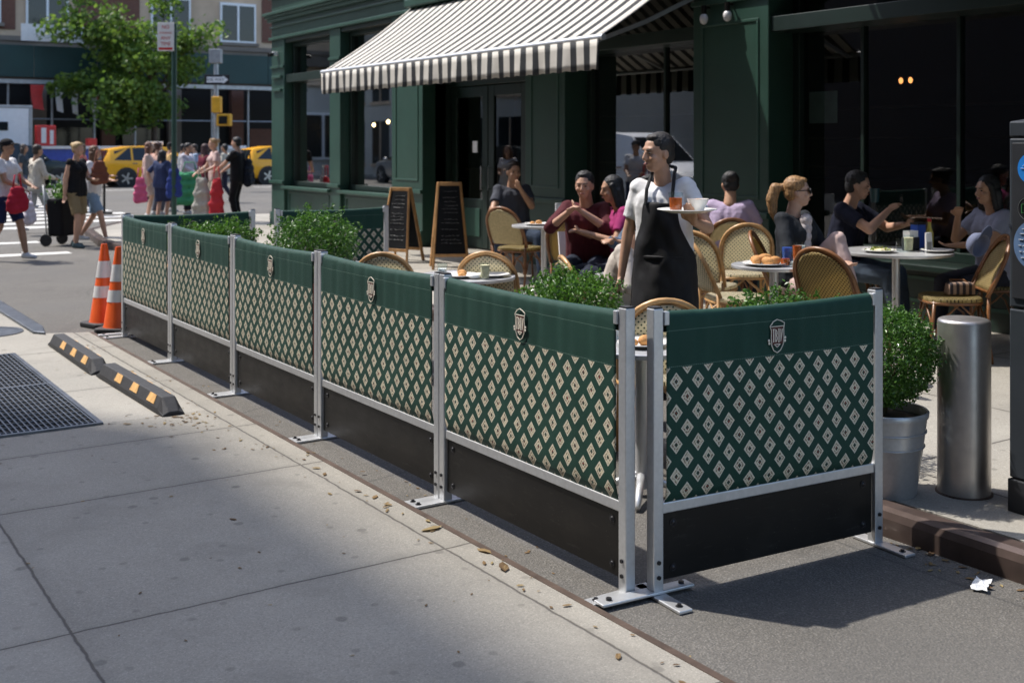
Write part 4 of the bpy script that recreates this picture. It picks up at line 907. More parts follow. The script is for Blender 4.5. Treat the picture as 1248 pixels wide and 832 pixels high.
# ------------------------------------------------------------------ bistro chairs
def bistro(label, frame='rattan', wb='weave_back', ws='weave_seat'):
    t=thing('bistro_chair',label,'chair',(0,0,0),0,'rattan bistro chairs'); zs=.455; fm=M[frame]
    n=24; half=[]
    # back hoop with legs: leans backwards (towards -Y)
    def bp(x,z): return (x, -.19-.20*max(0,z-zs)/.43-.012*max(0,(zs-z)/zs)*4, z)
    hoop=[bp(-.215,.47),bp(-.222,.60),bp(-.215,.70)]
    hoop+=[bp(-.212*math.cos(a),.70+.195*math.sin(a)) for a in np.linspace(.15,PI-.15,17)]
    hoop+=[bp(.215,.70),bp(.222,.60),bp(.215,.47)]
    bf=MB().tube(hoop,.0145,10).build('back_frame',fm,t,smooth='all')
    inner=[bp(-.178,.505)]+[bp(-.197,.60)]+[bp(-.190*math.cos(a),.695+.178*math.sin(a)) for a in np.linspace(0.05,PI-.05,15)]+[bp(.197,.60),bp(.178,.505)]
    MB().tube(inner,.010,8,closed=True).build('inner_hoop',fm,bf,smooth='all')
    # woven back (grid bent slightly)
    vs=[];fs=[];nx,nz=12,12
    for j in range(nz+1):
        z=.505+.367*j/nz; hw=.178+.017*min(1,(z-.505)/.095) if z<.60 else (.195-.005*(z-.6)/.095 if z<.695 else .190*math.sqrt(max(0,1-((z-.695)/.1785)**2)))
        for i in range(nx+1):
            x=hw*(2*i/nx-1); p=bp(x,z); vs.append((x,p[1]-.022*(1-(x/.197)**2),z))
    for j in range(nz):
        for i in range(nx): fs.append((j*(nx+1)+i,j*(nx+1)+i+1,(j+1)*(nx+1)+i+1,(j+1)*(nx+1)+i))
    o=MB().add(vs,fs).build('backrest',M[wb],t,smooth='all'); sd=o.modifiers.new('s','SOLIDIFY'); sd.thickness=.008
    # seat
    m=MB(); out=[]
    for a in np.linspace(0,2*PI,33)[:-1]:
        c,s=math.cos(a),math.sin(a); e=.62; out.append((.215*math.copysign(abs(c)**e,c)*(1+.05*s), .205*math.copysign(abs(s)**e,s), 0))
    m.add([(x,y,zs-.022) for x,y,_ in out]+[(x,y,zs-.004) for x,y,_ in out]+[(x*.95,y*.95,zs+.004) for x,y,_ in out]+[(x*.5,y*.5,zs-.004) for x,y,_ in out],
          [tuple(range(31,-1,-1)),tuple(range(96,128))]+[(k*32+i,k*32+(i+1)%32,(k+1)*32+(i+1)%32,(k+1)*32+i) for k in range(3) for i in range(32)])
    m.build('seat',M[ws],t,smooth=True,angle=60)
    MB().tube([(x*.97,y*.97,zs-.034) for x,y,_ in out],.012,8,closed=True).build('seat_frame',fm,t,smooth='all')
    for sx in (-1,1):
        MB().tube([(sx*.175,.155,zs-.02),(sx*.185,.175,.2),(sx*.19,.185,0)],.0125,8,r1=.012).build('leg',fm,t,smooth='all')
        MB().tube([bp(sx*.205,.50),(sx*.20,-.205,.2),(sx*.20,-.235,0)],.0135,8,r1=.012).build('leg',fm,t,smooth='all')
    m=MB()
    for (a,b) in (((-.186,.175),(.186,.175)),((-.2,-.2),(.2,-.2)),((-.19,.16),(-.2,-.19)),((.19,.16),(.2,-.19))):
        a=V((*a,.19)); b=V((*b,.19)); c=(a+b)/2+V((0,0,.23)); m.tube([a,a*.75+c*.25+V((0,0,.06)),a*.4+c*.6+V((0,0,.025)),c,b*.4+c*.6+V((0,0,.025)),b*.75+c*.25+V((0,0,.06)),b],.008,6)
    m.build('curved_brace',fm,t,smooth='all')
    return t
ch1=bistro('x'); ch2=bistro('x','rattand','weave2_back','weave2_seat'); ch3=bistro('x','rattand','weave3_back','weave2_seat')
used=set()
def chair(proto,loc,f,label):
    o=proto if proto.name not in used else dup(proto); used.add(proto.name); return place(o,loc,face(f),label)
SW=.11
chair(ch1,(*at(800,6.02),0),180,'cream woven rattan chair showing its rounded back just behind the open barrier corner')
chair(ch1,(*at(602,8.5),0),172,'cream woven rattan chair at the near white table, its back above the barrier')
chair(ch1,(*at(482,8.45),0),172,'cream woven rattan chair below the chalkboards, its back above the barrier')
chair(ch1,(*at(312,9.75),0),160,'cream chair back peeping out behind the low hedge')
chair(ch1,(*at(897,8.3),SW),100,'cream and green woven chair turned side on at the bread table')
chair(ch1,(*at(862,9.0),SW),150,'cream woven chair directly right of the waiter apron')
chair(ch2,(*at(1036,7.5),SW),132,'yellow woven chair with back to the camera beside the bread table')
chair(ch2,(*at(1158,8.3),SW),-96,'yellow woven chair with a striped bag, left of the kiosk')
chair(ch3,(*at(633,12.3),SW),148,'plain tan chair with tall back before the man by the doors')
chair(ch2,(*at(706,10.6),SW),160,'yellow brown chair with its back turned below the man in maroon')
chair(ch1,(*at(905,9.85),SW),175,'shaded chair behind the side-on cream chair, under the lilac shirt')
chair(ch3,(*at(625,13.35),SW),15,'chair the man by the doors sits on')
chair(ch2,(*at(716,9.75),SW),-20,'chair under the man in maroon')
chair(ch1,(*at(752,7.9),0),100,'chair under the woman in black trousers beside the waiter')
chair(ch2,(*at(980,8.5),SW),70,'chair under the woman with the ponytail')
chair(ch2,(*at(1040,9.8),SW),60,'chair under the man in the navy tee')
chair(ch2,(*at(1212,9.0),SW),-95,'chair under the woman with long dark hair at the right')
chair(ch3,(*at(884,10.5),SW),178,'chair under the person in the lilac shirt')
# ------------------------------------------------------------------ tables
def table(label,loc,r=.3,h=.74,rz=0):
    t=thing('bistro_table',label,'table',loc,rz,'round metal terrace tables')
    MB().lathe([(0,h-.012),(r-.02,h-.014),(r-.002,h-.022),(r,h-.014),(r,h-.002),(r-.006,h),(r-.012,h-.003),(0,h-.003)],n=48,close=False).build('tabletop',M['alu'],t,smooth=True,angle=40)
    MB().cyl((0,0,.04),(0,0,h-.015),.030,n=18).lathe([(.03,h-.04),(.09,h-.016)],n=18,close=False).build('column',M['alu'],t,smooth=True)
    for a in range(4):
        an=PI/4+a*PI/2; c,s=math.cos(an),math.sin(an)
        MB().tube([(.02*c,.02*s,.10),(.12*c,.12*s,.06),(.25*c,.25*s,.018)],.022,8,r1=.015).build('base_leg',M['alu'],t,smooth='all')
    return t
T={}
def T_(k,label,loc,r=.3,h=.74): T[k]=(loc[0],loc[1],loc[2]+h); return table(label,loc,r,h)
T_('bread','round metal table carrying a plate of bread and iced tea',(*at(943,7.75),SW),.285)
T_('right','round metal table with glasses between the man in navy and the woman at right',(*at(1092,8.75),SW),.42)
T_('near','white topped table just behind the barrier with a glass of water',(*at(566,8.05),0),.36)
T_('near2','white topped table behind the barrier at its open corner',(*at(782,5.4),0),.30,.72)
T_('doors','round metal table with a plate and a metal menu stand near the doors',(*at(663,11.6),SW),.33)
T_('waiter','round table with white plates under the hand of the waiter',(*at(782,7.9),0),.33,.76)
T_('hedge','round table half hidden behind the big shrub',(*at(430,8.75),0),.3)
# ------------------------------------------------------------------ table ware
ITEM=[0]
def on(tb,dx,dd,dz=.0):      # dx to image right, dd away from the camera
    p=T[tb]; q=RGT*dx+FWD*dd; return (p[0]+q.x,p[1]+q.y,p[2]+dz-.001)
def plate(label,loc,r=.13,food=None):
    t=thing('plate',label,'plate',loc,random.random()*6)
    MB().lathe([(0,.006),(r*.55,.006),(r*.62,.009),(r,.022),(r+.002,.019),(r*.6,0),(0,0)],n=36,close=False).build('dish',M['china'],t,smooth=True)
    if food=='bread':
        for k in range(5):
            a=k*1.25; b=MB().ell((.065*math.cos(a),.065*math.sin(a),.035),(.05,.034,.03),rot3(0,0,math.degrees(a)+40)).build('bread_roll',M['bread'],t,smooth='all'); d=b.modifiers.new('d','SUBSURF'); d.levels=1; d.render_levels=1
        MB().ell((0,0,.05),(.055,.035,.03)).build('bread_roll',M['bread'],t,smooth='all')
    if food=='salad':
        v,f=leafmesh(rng.normal(size=(260,3))*np.array((.035,.035,.008))+np.array((0,0,.022)),.02); np_obj('leaves',v,f,M['salad'],t)
        MB().ell((.02,.01,.02),(.06,.05,.012)).build('flatbread',M['cream'],t,smooth='all')
    if food=='roll': MB().ell((0,.01,.028),(.04,.03,.025)).ell((.05,-.03,.022),(.025,.03,.018)).build('bread_roll',M['bread'],t,smooth='all')
    if food=='dip': MB().lathe([(.028,.008),(.035,.04),(.032,.04),(0,.036)],n=20,close=False).build('dip_pot',M['china'],t,smooth=True)
    return t
def tumbler(label,loc,r=.034,h=.105,fill=None,fm='tea',mat='glass'):
    t=thing('glass',label,'glass',loc)
    MB().lathe([(0,.003),(r*.82,.003),(r*.84,.0),(r,h),(r*.95,h),(r*.80,.008),(0,.008)],n=24,close=False).build('tumbler',M[mat],t,smooth=True)
    if fill: MB().lathe([(0,.009),(r*.78,.009),(r*.78+(r*.14)*fill,.009+(h-.012)*fill),(0,.009+(h-.012)*fill)],n=22,close=False).build('drink',M[fm],t,smooth=True,angle=50)
    return t
plate('white plate heaped with bread on the metal table',on('bread',-.07,-.05),.15,'bread')
tumbler('half full glass of iced tea beside the bread plate',on('bread',.05,-.12),.036,.10,.5)
tumbler('tall full glass of iced tea in front of the ponytail woman',on('bread',.155,-.02),.034,.155,.85)
tumbler('short glass of iced water on the bread table',on('bread',.11,-.14),.04,.045,.7,'china')
tumbler('frosted plastic cup behind the iced tea',on('bread',.19,.06),.042,.14,.9,'china')
tumbler('cup with a blue paper napkin standing behind the tea',on('bread',.12,.12),.038,.12,.9,'bluep')
plate('small bowl plate at the far right of the bread table',on('bread',.22,.02),.07,'dip')
plate('white plate of flatbread and salad on the right hand table',on('right',-.16,-.10),.125,'salad')
tumbler('tilted looking empty glass beside the salad plate',on('right',.02,-.05),.04,.10)
tumbler('tall pale drink in a glass on the right hand table',on('right',.09,-.02),.038,.125,.85,'cream')
plate('empty white plate before the woman with long dark hair',on('right',.28,-.10),.12)
t=thing('napkin_holder','dark napkin holder with white napkins on the right hand table','napkins',on('right',.14,.08)); MB().b2(-.06,.06,-.04,.04,0,.10).build('holder',M['kioskd'],t,bevel=.006); MB().b2(-.052,.052,-.03,.03,.02,.15).build('napkin_stack',M['paper'],t)
t=thing('menu_card_holder','white folded card standing on the right hand table','card',on('right',.21,-.13)); MB().poly([(-.04,0,0),(.04,0,0),(.025,0,.15),(-.04,0,.15)],(0,.012,0)).build('card',M['paper'],t); MB().b2(-.03,.02,-.004,-.001,.02,.08).build('print',M['polegrey'],t)
t=thing('blue_carton','blue drink carton at the back of the right hand table','carton',on('right',.24,.20)); MB().b2(-.05,.05,-.035,.035,0,.19).build('carton_body',M['bluep'],t,bevel=.004); MB().b2(-.052,.052,-.037,.037,.19,.205).build('carton_lid',M['signblk'],t)
t=thing('sauce_bottle','amber sauce bottle next to the blue carton','bottle',on('right',.33,.20)); MB().lathe([(.03,0),(.032,.12),(.014,.17),(.013,.21),(0,.21)],n=18,close=False).build('bottle',M['styellow'],t,smooth=True); MB().cyl((0,0,.21),(0,0,.235),.016,n=12).build('cap',M['signr'],t)
tumbler('glass of water at the far left of the near white table',on('near',-.15,-.10),.036,.10,.6,'paper')
plate('white plate with crumbs on the near table behind the barrier',on('near',-.02,-.08),.13,'roll')
plate('second white plate on the right side of the near table',on('near',.20,-.05),.12)
tumbler('frosted glass at the right side of the near table',on('near',.15,-.2),.036,.11,.9,'cream')
t=thing('napkin','crumpled pale napkin on the near table','napkin',on('near',.08,-.18)); o=MB().ell((0,0,.018),(.05,.04,.02),None,12,8).build('folds',M['paper'],t,smooth='all')
plate('white plate with food on the table near the doors',on('doors',-.06,-.02),.14,'roll')
tumbler('small amber glass on the table near the doors',on('doors',.11,-.08),.034,.09,.6)
t=thing('menu_stand','metal framed menu stand on the table near the doors','menu stand',on('doors',.21,.08)); MB().b2(-.11,.11,-.012,.012,0,.22).build('frame',M['alu'],t,bevel=.004); MB().b2(-.095,.095,-.0135,-.0125,.015,.205).build('sheet',M['paper'],t); MB().b2(-.12,.12,-.04,.04,0,.012).build('foot',M['alu'],t)
plate('stack plate of white food left of the waiter apron',on('waiter',-.04,-.12),.15,'dip'); plate('second white plate nearer the waiter',on('waiter',.16,.02),.12)
plate('white plate on the table at the open corner',on('near2',.0,-.05),.12,'roll'); tumbler('glass at the open corner table',on('near2',-.12,.1),.036,.1,.5,'paper')
plate('white plate half hidden by the big shrub',on('hedge',.12,0),.12)
t=thing('crumpled_paper','crumpled white paper scrap by the kerb','litter',(*G(1196,716),.002),.4)
rr=random.Random(5); n=9; mb=MB(); vs=[((i/(n-1)-.5)*.105+rr.gauss(0,.004),(j/4-.5)*.055+rr.gauss(0,.004),.006+abs(rr.gauss(0,.008))) for j in range(5) for i in range(n)]
o=mb.add(vs,[(j*n+i,j*n+i+1,(j+1)*n+i+1,(j+1)*n+i) for j in range(4) for i in range(n-1)]).build('scrap',M['paper'],t); q=o.modifiers.new('s','SOLIDIFY'); q.thickness=.002
# ------------------------------------------------------------------ people
SK={'warm':(.47,.275,.185),'light':(.50,.29,.20),'fair':(.56,.35,.26),'tan':(.36,.20,.125),'olive':(.43,.245,.155),'brown':(.20,.105,.06),'dark':(.09,.045,.03)}
MATC={}
def skinm(k):
    if k not in MATC:
        m=pm('skin_'+k,SK[k],.5,0,.08,14,.12,220,.4); m.node_tree.nodes['Principled BSDF'].inputs['Subsurface Weight'].default_value=.0
        MATC[k]=m
    return MATC[k]
def clothm(c):
    k=('c',)+tuple(round(x,3) for x in c)
    if k not in MATC: MATC[k]=cloth('garment_cloth',c,.10)
    return MATC[k]
def hairm(c):
    k=('h',)+tuple(round(x,3) for x in c)
    if k not in MATC:
        t=NT('hair'); w=t.noise(1,3,.6,t.mapv((110,110,14))); a=tuple(x*.6 for x in c); b=tuple(min(1,x*1.5) for x in c)
        t.bump(w,.5,.006); MATC[k]=t.fin(t.ramp(w,(.35,a),(.65,b)),.62)
    return MATC[k]
def ik(a,c,l1,l2,hint):
    a=V(a);c=V(c);d=c-a;L=min(d.length,(l1+l2)*.995); 
    u=d.normalized(); c=a+u*L
    x=(l1*l1-l2*l2+L*L)/(2*L); y=math.sqrt(max(0,l1*l1-x*x)); h=V(hint); h=h-u*h.dot(u)
    if h.length<1e-4: h=u.orthogonal()
    return a+u*x+h.normalized()*y, c
CLT={}
def clouds(sc):
    if sc not in CLT:
        t=bpy.data.textures.new('cloth_folds','CLOUDS'); t.noise_scale=sc; t.noise_depth=2; CLT[sc]=t
    return CLT[sc]
def shell(mb,name,mat,parent,vox=.009,smooth=3,disp=0,dsc=.08):
    o=mb.build(name,mat,parent)
    r=o.modifiers.new('skin','REMESH'); r.mode='VOXEL'; r.voxel_size=vox; r.use_smooth_shade=True
    s=o.modifiers.new('soft','SMOOTH'); s.factor=.5; s.iterations=smooth
    if disp:
        d=o.modifiers.new('folds','DISPLACE'); d.texture=clouds(dsc); d.texture_coords='LOCAL'; d.strength=disp; d.mid_level=.5
    return o
def person(label, loc, fdeg, h=1.72, fem=False, sit=False, zseat=.47, lean=0, roll=0, twist=0, hands=None, hint=None, feet=None, kn=None,
           head=(0,0), skin='light', hair=('short',(.02,.014,.01)), top=('tee',(.5,.5,.5)), bottom=('trousers',(.02,.025,.04)), shoe=(.5,.5,.5), vox=.0085, grp=None, extra=None, faceparts=True, holdhand=(0,0), width=1.0, bulk=1.0):
    k=h/1.72; t=thing('person',label,'person',loc,face(fdeg),grp)
    Pz=(zseat+.085)/1 if sit else .93*k
    P=V((0,0 if not sit else -.06,Pz)); Rt=rot3(0,roll,twist)@rot3(-lean,0,0)
    w=(.145 if fem else .166)*k*width
    Cc=P+Rt@V((0,0,.47*k)); Wt=P+Rt@V((0,.0,.20*k)); Sh=[Cc+Rt@V((s*w,0,-.015*k)) for s in (1,-1)]
    Nk=Cc+Rt@V((0,.0,.035*k)); hr=rot3(0,0,twist)@rot3(0,0,-head[0])@rot3(head[1],0,0)
    Hb=Cc+Rt@V((0,.02*k,.085*k)); Hc=Hb+hr@V((0,.018*k,.105*k))
    hips=[P+rot3(0,0,twist*.4)@V((s*.092*k,0,-.02*k)) for s in (1,-1)]
    hands=hands or [(.24,.06,.78 if not sit else .70),(-.24,.06,.78 if not sit else .70)]
    hands=[V(q)*k for q in hands]; hint=hint or [(.5,-.7,-.3),(-.5,-.7,-.3)]
    el=[];wr=[]
    for i in (0,1):
        e,c=ik(Sh[i],hands[i],.285*k,.255*k,hint[i]); el.append(e);wr.append(c)
    if feet is None: feet=[(.11,.40,.075),(-.11,.40,.075)] if sit else [(.10,.02,.08),(-.10,-.02,.08)]
    feet=[V(q)*k if not sit else V(q) for q in feet]; kn=kn or [(.15,1,.25 if not sit else .9)]*2
    kn=[kn[0],(-kn[1][0],kn[1][1],kn[1][2])] if kn[0]==kn[1] else kn
    ke=[];an=[]
    for i in (0,1):
        e,c=ik(hips[i],feet[i],.43*k,.42*k,kn[i]); ke.append(e); an.append(c)
    B=MB(); r=k*(.94 if fem else 1.0)*bulk
    def torso(mb,g,lo=0.0,hi=True):
        hw=.085*r if fem else .075*r
        pts=[(P+V((0,0,-.01)),hw,.118*r),(Wt,.058*r if fem else .07*r,.102*r if fem else .112*r),(Cc+Rt@V((0,.01*k,-.11*k)),.075*r,.108*r)]
        for (a,xa,ra),(b,xb,rb) in zip(pts,pts[1:]):
            for s in (-1,0,1): mb.cap(a+Rt@V((s*xa,0,0)),b+Rt@V((s*xb,0,0)),ra+g,rb+g)
        for i in (0,1): mb.cap(Cc+Rt@V(((1,-1)[i]*.06*r,.0,-.075*k)),Sh[i],.085*r+g,.056*r+g)
        if fem:
            for s in (-1,1): mb.ell(Cc+Rt@V((s*.07*k,.075*k,-.13*k)),(.062*k+g,.06*k+g,.062*k+g))
    torso(B,0)
    B.cap(Cc+Rt@V((0,-.01,0)),Hb+hr@V((0,.0,.05*k)),.062*r,.050*r); 
    # arms + hands
    for i in (0,1):
        B.cap(Sh[i],el[i],.050*r,.040*r); B.cap(el[i],wr[i],.041*r,.026*r)
        d=(wr[i]-el[i]).normalized(); sd=1 if i==0 else -1
        side=d.cross(V((0,0,1))); side=side if side.length>.2 else V((sd,0,0)); side.normalize()
        if abs(d.z)>.8: side=V((0,1,0))
        nr=side.cross(d).normalized(); ofs=holdhand[i]
        d2=(d+nr*(ofs*.6 if ofs else 0)).normalized()
        pc=wr[i]+d2*.055*k
        B.cap(wr[i],pc+side*.018*k,.021*k,.017*k); B.cap(wr[i],pc-side*.018*k,.021*k,.017*k); B.cap(pc-side*.02*k,pc+side*.02*k,.016*k,.016*k)
        for q,(o,L) in enumerate(((.028,.062),(.010,.072),(-.009,.068),(-.026,.052))):
            b=pc+side*o*k+d2*.012*k; c=-nr*sd if not ofs else nr
            m1=b+(d2*.9+c*.25).normalized()*L*.5*k; m2=m1+(d2*.75+c*.65).normalized()*L*.5*k
            B.cap(b,m1,.0098*k,.0092*k,8); B.cap(m1,m2,.0092*k,.008*k,8)
        tb=wr[i]+d2*.02*k+side*.026*k; tm=tb+(d2*.6+side*.75).normalized()*.032*k; B.cap(tb,tm,.0125*k,.0105*k,8); B.cap(tm,tm+(d2*.95+side*.1-nr*sd*.2).normalized()*.028*k,.0105*k,.009*k,8)
    # legs
    fd=[]
    for i in (0,1):
        B.cap(hips[i],ke[i],.088*r,.056*r); B.cap(ke[i],ke[i]*.55+an[i]*.45+V((0,0,0)),.055*r,.053*r); B.cap(ke[i]*.55+an[i]*.45,an[i],.053*r,.036*r)
        f=V((0,1,0)); B.cap(an[i]+V((0,-.03,-.035))*k,an[i]+f*.13*k+V((0,0,-.055*k)),.034*k,.026*k); fd.append(f)
    # head
    Hd=lambda x,y,z: Hc+hr@(V((x,y,z))*k)
    B.ell(Hc+hr@V((0,-.008*k,.022*k)),(.074*k,.094*k,.092*k),hr); B.ell(Hd(0,.012,-.03),(.062*k,.074*k,.078*k),hr)
    B.ell(Hd(0,.040,-.078),(.040*k,.038*k,.030*k),hr); B.cap(Hd(0,-.01,-.05),Hb,.048*k,.048*k)
    B.cap(Hd(0,.086,.012),Hd(0,.100,-.022),.009*k,.0125*k,8); B.ell(Hd(0,.093,-.027),(.016*k,.011*k,.009*k),hr); B.ell(Hd(0,.074,.032),(.048*k,.014*k,.012*k),hr)
    B.ell(Hd(0,.077,-.056),(.024*k,.013*k,.012*k),hr)
    for s in (-1,1): B.ell(Hd(s*.073,-.006,-.008),(.010*k,.020*k,.030*k),hr); B.ell(Hd(s*.04,.062,-.024),(.022*k,.02*k,.02*k),hr)
    body=shell(B,'body',skinm(skin),t,vox,2)
    if faceparts:
        for s in (-1,1): MB().ell(Hd(s*.031,.0815,.006),(.0115*k,.005*k,.0052*k),hr,10,6).build('eye',M['eye'],t,smooth='all')
        e=MB()
        for s in (-1,1): e.cap(Hd(s*.016,.0885,.024),Hd(s*.048,.079,.027),.0032*k,.0024*k,6)
        e.build('eyebrows',hairm(hair[1]),t,smooth='all')
        MB().ell(Hd(0,.0895,-.056),(.022*k,.0055*k,.0062*k),hr,12,6).build('mouth',M['lip'],t,smooth='all')
    # hair
    st,hc=hair; H=MB()
    H.ell(Hd(0,-.020,.045),(.083*k,.092*k,.084*k),hr)
    if st in('short','cap'):
        H.ell(Hd(0,-.045,-.005),(.074*k,.062*k,.075*k),hr)
        if st=='short': H.ell(Hd(0,.022,.094),(.052*k,.044*k,.024*k),hr)
    if st in('long','longdark'):
        H.ell(Hd(0,-.04,-.02),(.088*k,.07*k,.11*k),hr)
        L=.30 if st=='long' else .36
        for s in (-1,-.5,0,.5,1): H.cap(Hd(s*.068,-.035-(.02 if abs(s)<1 else 0),-.02),Hd(s*.085,-.06,-L+.05*abs(s)),.040*k,.030*k)
        for s in (-1,1): H.cap(Hd(s*.072,.02,.04),Hd(s*.088,-.005,-.14),.022*k,.02*k)
    if st in('pony','bun','up'):
        H.ell(Hd(0,-.045,.0),(.075*k,.06*k,.072*k),hr); H.ell(Hd(0,.03,.09),(.055*k,.045*k,.024*k),hr)
    if st=='pony':
        pts=[Hd(0,-.10,.045),Hd(.0,-.165,.035),Hd(0,-.195,-.05),Hd(0,-.19,-.14),Hd(0,-.165,-.235)]
        for a,b,r0,r1 in zip(pts,pts[1:],(.022,.042,.045,.034),(.042,.045,.034,.010)): H.cap(a,b,r0*k,r1*k)
    if st=='bun': H.ell(Hd(0,-.10,.07),(.05*k,.045*k,.045*k),hr)
    shell(H,'hair',hairm(hc),t,.007,2,.010,.014)
    if st=='cap':
        c=MB(); c.ell(Hd(0,-.012,.058),(.090*k,.102*k,.072*k),hr); c.ell(Hd(0,.10,.052),(.065*k,.075*k,.010*k),hr); shell(c,'cap',clothm(extra.get('cap',(.012,.012,.014)) if extra else (.012,.012,.014)),t,.008,2)
    # clothes
    ts,tc=top; g=.013 if ts!='loose' else .03
    Tp=MB(); torso(Tp,g)
    for i in (0,1):
        if ts in('tee','loose'):
            q=Sh[i].lerp(el[i],.66 if ts=='tee' else .9); Tp.cap(Sh[i],q,.053*r+.010,.050*r+.014,flat1=True)
        elif ts=='long':
            Tp.cap(Sh[i],el[i],.053*r+.011,.043*r+.012); Tp.cap(el[i],el[i].lerp(wr[i],.93),.043*r+.012,.03*r+.012,flat1=True)
        elif ts=='half':
            Tp.cap(Sh[i],el[i],.053*r+.012,.043*r+.013); Tp.cap(el[i],el[i].lerp(wr[i],.3),.043*r+.012,.04*r+.012,flat1=True)
    if not sit: 
        for s in (-1,0,1): Tp.cap(P+V((s*.07*r,0,.02)),P+V((s*.075*r,0,-.10*k)),.115*r+g,.112*r+g,flat1=True)
    shell(Tp,{'tee':'t_shirt','long':'long_sleeved_top','tank':'tank_top','loose':'loose_top','half':'shirt'}[ts],clothm(tc),t,.009,2,.016,.09)
    bs,bc=bottom; Bt=MB()
    for s in (-1,0,1): Bt.cap(P+V((s*.07*r,0,.06*k)),P+V((s*.085*r,0,-.045*k)),.110*r+.008,.112*r+.012)
    if bs=='skirt':
        for i in (0,1): Bt.cap(hips[i],hips[i].lerp(ke[i],.95),.105*r,.115*r,flat1=True)
        Bt.cap(P,(ke[0]+ke[1])/2+V((0,0,.05)),.12*r,.13*r,flat1=True)
    else:
        for i in (0,1):
            if bs=='shorts': Bt.cap(hips[i],hips[i].lerp(ke[i],.88),.098*r,.088*r,flat1=True)
            else:
                Bt.cap(hips[i],ke[i],.097*r,.072*r); Bt.cap(ke[i],ke[i].lerp(an[i],.93),.071*r,.058*r,flat1=True)
    shell(Bt,{'shorts':'shorts','trousers':'trousers','skirt':'skirt'}[bs],clothm(bc),t,.0095,2,.018,.1)
    for i in (0,1):
        s=MB(); s.cap(an[i]+V((0,-.035*k,-.04*k)),an[i]+V((0,.14*k,-.055*k)),.040*k,.030*k); s.cap(an[i]+V((0,-.02,-.01))*k,an[i]+V((0,.04,-.035))*k,.040*k,.036*k); shell(s,'shoe',clothm(shoe),t,.0095,2)
    return dict(root=t,Sh=Sh,el=el,wr=wr,Hd=Hd,hr=hr,P=P,Cc=Cc,k=k,Rt=Rt,ke=ke,an=an)
BLK=(.006,.006,.007); DBR=(.018,.010,.007)
# ---- waiter
wl=at(811,6.85)
W=person('waiter in white t-shirt and black apron carrying a plate with iced tea',(*wl,0),-24,h=1.745,head=(38,-4),skin='warm',hair=('short',(.012,.010,.009)),
   top=('tee',(.72,.72,.73)),bottom=('trousers',(.010,.010,.012)),shoe=BLK,hands=[(.27,.05,.80),(-.26,.33,1.21)],hint=[(.6,-.5,-.2),(-.5,-.2,-.8)],feet=[(.10,.04,.08),(-.10,-.05,.08)],vox=.0065,holdhand=(0,.9),roll=2,width=.86,bulk=.88)
mb=MB(); vs=[]; fs=[]; nx=32
rows=[(1.32,.68,.150,.132,.012),(1.18,.84,.162,.138,.012),(1.06,1.2,.176,.142,.012),(1.0,1.55,.184,.146,.01),(.92,1.7,.188,.154,.01),(.78,1.75,.194,.166,.015),(.60,1.75,.202,.178,.02),(.42,1.72,.210,.190,.025),(.18,1.7,.216,.198,.03)]
full=[]
for (a,b) in zip(rows,rows[1:]):
    for u in (0,.33,.66): full.append(tuple(a[i]+(b[i]-a[i])*u for i in range(5)))
full.append(rows[-1])
for j,(z,ha,rx,ry,y0) in enumerate(full):
    for i in range(nx+1):
        a=-ha+2*ha*i/nx; low=max(0,(1.0-z)/.7)
        wv=1+low*.045*math.sin(7*a+z*3)+low*.03*math.sin(13*a-z*5)
        wr_=.006*math.sin(16*z+5*a)+.004*math.sin(31*z-9*a) if z>.85 else .005*math.sin(9*z+4*a)
        vs.append((rx*wv*math.sin(a),y0+ry*wv*math.cos(a)+wr_,z))
for j in range(len(full)-1):
    for i in range(nx): fs.append((j*(nx+1)+i,j*(nx+1)+i+1,(j+1)*(nx+1)+i+1,(j+1)*(nx+1)+i))
apm=pm('black_apron_cloth',(.0085,.0085,.0105),.7,0,.2,9,.3,170,.35)
ap=mb.add(vs,fs).build('apron',apm,W['root'],smooth='all'); s=ap.modifiers.new('s','SOLIDIFY'); s.thickness=.005; s=ap.modifiers.new('ss','SUBSURF'); s.levels=1; s.render_levels=1
d=ap.modifiers.new('folds','DISPLACE'); d.texture=clouds(.12); d.texture_coords='LOCAL'; d.strength=.018; d.mid_level=.3
mb=MB()
for s in (-1,1): mb.tube([(s*.080,.142,1.305),(s*.080,.118,1.40),(s*.070,.048,1.490),(s*.055,-.03,1.525),(0,-.07,1.535)],.011,6)
mb.build('apron_strap',apm,ap)
mb=MB(); mb.tube([(.176*math.cos(a),.156*math.sin(a)+.006,1.0) for a in np.linspace(0,2*PI,30)[:-1]],.010,6,closed=True); mb.build('apron_tie',apm,ap)
mb=MB(); 
for x0,x1 in ((-.11,-.005),(.005,.11)): mb.poly([(x0,.170,.70),(x1,.170,.70),(x1,.176,.84),(x0,.176,.84)],(0,.012,0))
def w2(W,p):  # local point of a person -> world
    r=W['root']; return Matrix.Translation(r.location)@r.rotation_euler.to_matrix().to_4x4()@V(p)
hp=w2(W,W['wr'][1]+V((.02,.07,.055)))
plate('oval white plate carried by the waiter',tuple(hp),.165)
for (lab,dx,dd,kind) in (('iced tea glass on the plate the waiter carries',-.065,-.01,'t'),('small white bowl on the plate the waiter carries',.06,.0,'b')):
    q=hp+V((*(RGT*dx+FWD*dd),.008))
    if kind=='t': tumbler(lab,tuple(q),.042,.105,.72)
    else:
        t=thing('bowl',lab,'bowl',tuple(q)); MB().lathe([(.03,0),(.055,.05),(.062,.07),(.058,.07),(.028,.008),(0,.008)],n=28,close=False).build('bowl_shell',M['china'],t,smooth=True); MB().ell((0,0,.052),(.04,.04,.018),None,12,7).build('dessert',M['bread'],t,smooth='all')
